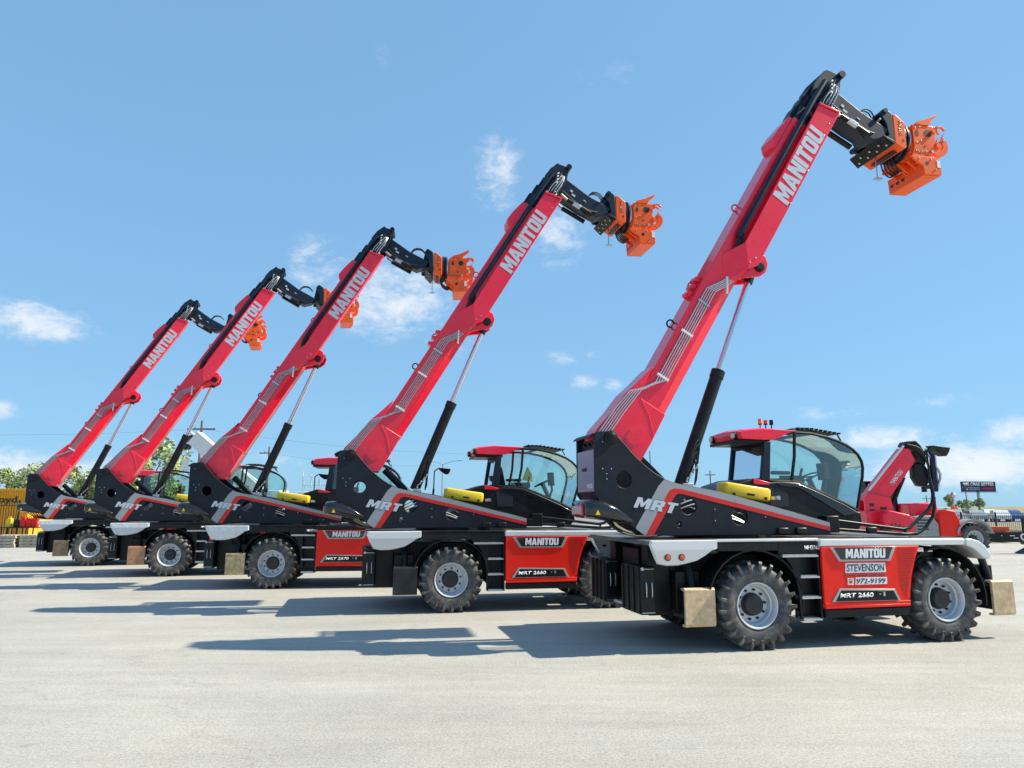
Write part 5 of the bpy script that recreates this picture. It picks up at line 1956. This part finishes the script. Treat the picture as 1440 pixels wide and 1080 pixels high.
slat = MB(); slat.box(-.075, .075, -.5, .5, 0, .022); slat_me = slat.mesh('slat', PALLET, smooth=False)
bear = MB(); bear.box(-.565, .565, 0, .10, 0, .095); bear_me = bear.mesh('bearer', PALLET, smooth=False)
pos = ['bottom', 'second', 'third', 'top']
for st, (sx, sy, nm) in enumerate(((-23.75, 34.3, 'left'), (-22.55, 34.5, 'right'))):
    for k in range(4):
        r = empty('timber_pallet', (sx + random.uniform(-.04, .04), sy, .004 + k * .142), random.uniform(-.05, .05))
        for j in range(6):
            o = link('slat', slat_me, r); o.location = (-.475 + .19 * j, 0, .117)
        for j in range(4):
            o = link('slat', slat_me, r); o.location = (-.475 + .317 * j, 0, 0)
        for j in range(3):
            o = link('bearer', bear_me, r); o.location = (0, -.5 + .45 * j, .022)
        tag(r, '%s weathered pallet of the %s stack beside the farthest telehandler' % (pos[k], nm), 'pallet', 'weathered pallets in two stacks')
r = empty('timber_pallet', (-25.0, 34.0, .004), .1)
for j in range(6):
    o = link('slat', slat_me, r); o.location = (-.475 + .19 * j, 0, .117)
for j in range(3):
    o = link('bearer', bear_me, r); o.location = (0, -.5 + .45 * j, .022)
tag(r, 'single pallet lying flat on the ground left of the two pallet stacks', 'pallet', 'weathered pallets in two stacks')

rk = empty('steel_rack', (-28.3, 37, 0))
tag(rk, 'black barred steel rack holding coloured cans at the left', 'rack')
for k in range(15):
    bx('bar', FENCE, rk, .27 * k, .27 * k + .045, 0, .05, 0, .82)
bx('top_frame', FENCE, rk, -.02, 3.85, -.02, .9, .80, .84)
bx('bottom_frame', FENCE, rk, -.02, 3.85, -.02, .9, .06, .12)
for k in range(5):
    bx('bar', FENCE, rk, .95 * k, .95 * k + .05, .85, .90, 0, .80)
can_p = [(-.11, 0), (-.12, .03), (-.12, .36), (-.05, .46), (.09, .46), (.12, .40), (.12, .03), (.11, 0)]
def can(x, m, h, label):
    r = empty('fuel_can', (x, 37.3, .84))
    q = MB(); q.prism([(a * 1.2, b * h) for a, b in can_p], -.09, .09); q.build('body', m, r, bevel=.02)
    q = MB(); q.tube([(-.06, 0, .45 * h), (-.04, 0, .53 * h), (.05, 0, .53 * h), (.07, 0, .45 * h)], .018, 6); q.build('handle', m, r)
    q = MB(); q.cyl((-.11, 0, .42 * h), (-.14, 0, .50 * h), .03, 10); q.build('cap', BLACK, r)
    tag(r, label, 'can', 'coloured cans on the black rack')
can(-25.95, YELLOW, 1.0, 'yellow can on the black steel rack')
can(-25.55, BLACK, .8, 'black can on the rack between the yellow and the red cans')
can(-25.22, PANEL, 1.1, 'left of the three red cans on the rack')
can(-24.90, PANEL, 1.0, 'middle one of the three red cans on the rack')
can(-24.60, PANEL, 1.15, 'right of the three red cans on the rack, nearest the pallets')

# ---- white mobile crane behind the middle machine
cr = empty('mobile_crane', (-18.0, 46, 0))
tag(cr, 'white mobile crane with its boom slanting down behind the middle telehandler', 'crane')
def beam(q, a, b, w, h):
    a, b = Vector(a), Vector(b)
    d = (b - a).normalized(); n_ = Vector((-d.z, 0, d.x))
    ring = lambda c: [c + Vector((0, -w / 2, 0)) - n_ * h / 2, c + Vector((0, w / 2, 0)) - n_ * h / 2, c + Vector((0, w / 2, 0)) + n_ * h / 2, c + Vector((0, -w / 2, 0)) + n_ * h / 2]
    q.loft([ring(a), ring(b)])
q = MB(); beam(q, (-2.6, 0, 6.3), (1.9, 0, 2.6), .8, .95); cb = q.build('boom', CRANEW, cr, bevel=.03)
q = MB(); beam(q, (-2.9, 0, 6.62), (2.0, 0, 3.2), .5, .14); q.build('boom_ram', CRANEW, cr, bevel=.01)
q = MB(); q.cyl((-2.75, -.3, 6.15), (-2.75, .3, 6.15), .28, 16); q.cyl((-3.1, -.3, 5.7), (-3.1, .3, 5.7), .2, 16); q.build('sheave', BLACK, cr)
q = MB(); q.box(-3.25, -2.95, -.2, .2, 4.1, 4.9); q.cyl((-3.1, 0, 5.7), (-3.1, 0, 4.9), .04, 8); q.cyl((-3.0, .1, 5.7), (-3.0, .1, 4.9), .03, 8); q.tube(smooth_path([(-3.1, 0, 4.1), (-3.25, 0, 3.8), (-3.05, 0, 3.6), (-2.9, 0, 3.75)], 4), .06, 8); q.build('hook_block', CRANEW, cr)
q = MB(); q.box(-1.0, 6.5, -1.2, 1.2, .9, 1.4); q.box(.6, 3.4, -1.0, 1.0, 1.4, 2.9); q.box(4.6, 6.4, -1.2, 1.2, 1.4, 2.8); q.build('carrier', CRANEW, cr, bevel=.05)
for sx in (-.2, 1.3, 4.2, 5.6):
    for sy, sd in ((-1.25, 0), (1.25, 1)): add_wheel(cr, sx, sy, sd, .3, .95)

# ---- pale scaffold frames behind the middle machine
sf = empty('scaffold_frame', (-15.2, 52, 0))
tag(sf, 'pale lattice of scaffold tubes behind the second telehandler', 'scaffold')
for k in range(6):
    q = MB(); q.cyl((.6 * k, 0, 0), (.6 * k, 0, 4.4 - .25 * (k % 3)), .03, 6); q.build('standard', CRANEW, sf)
for k in range(6):
    q = MB(); q.cyl((0, 0, .8 + .65 * k), (3.0, 0, .8 + .65 * k), .025, 6); q.build('ledger', CRANEW, sf)
for k in range(5):
    q = MB(); q.cyl((.6 * k, 0, 1.4 if k % 2 else 3.9), (.6 * k + .6, 0, 3.9 if k % 2 else 1.4), .02, 6); q.build('brace', CRANEW, sf)

# ---- poles, lamp and wires
sl_ = empty('street_lamp', (-11.2, 115, 0))
tag(sl_, 'tall double-armed street lamp between the second and nearest telehandlers', 'street lamp')
q = MB(); q.tube([(0, 0, 0), (0, 0, 8.6)], [.16, .08], 8); q.build('post', GALV, sl_)
for sx in (-1, 1):
    q = MB(); q.tube(smooth_path([(0, 0, 8.5), (sx * 1.2, 0, 8.95), (sx * 2.9, 0, 9.2 if sx > 0 else 9.0)], 4), .05, 6); q.build('arm', GALV, sl_)
    q = MB(); q.box(sx * 2.9 - .4, sx * 2.9 + .4, -.15, .15, 9.1 if sx > 0 else 8.92, 9.22 if sx > 0 else 9.05); q.build('lamp_head', GALV, sl_, bevel=.03)


def upole(x, y, h, arm, label, wires=()):
    r = empty('utility_pole', (x, y, 0))
    q = MB(); q.tube([(0, 0, 0), (0, 0, h)], [.17, .11], 8); q.build('post', WOODP, r)
    bx('crossarm', WOODP, r, -arm, arm, -.07, .07, h - 1.0, h - .85)
    for k in (-1, -.5, .5, 1):
        q = MB(); q.lathe([(.03, 0), (.06, .05), (.03, .12), (.06, .18), (.0, .25)], (arm * k * .95, 0, h - .85), (0, 0, 1), 8); q.build('insulator', GALV, r)
    tag(r, label, 'utility pole')
    return r


upole(-33.4, 76, 11.0, 1.5, 'wooden utility pole rising behind the white crane arm')
upole(-34.2, 100, 10.2, 1.3, 'thin utility pole left of the middle telehandler\'s lift cylinder')
upole(41.6, 150, 9.3, 1.1, 'small far utility pole seen between the nearest boom cylinder and cab')
upole(120, 208, 5.0, 1.2, 'far utility pole above the red telehandler\'s hood')
upole(136, 215, 8.2, 1.0, 'far utility pole left of the billboard')
for k, (a, b, lab) in enumerate((((-33.4, 76, 10.1), (-80, 80, 10.6), 'overhead wire running left from the pole behind the crane'), ((-33.4, 76, 10.1), (-2, 104, 9.4), 'overhead wire running right from the pole behind the crane'),
                                 ((-34.2, 100, 9.3), (-11.2, 118, 8.6), 'lower overhead wire running towards the street lamp'))):
    q = MB()
    cable(q, a, b, (0, 0, -.7), .009, 4, 14)
    tag(q.build('overhead_wire', FENCE), lab, 'wire', 'overhead wires')
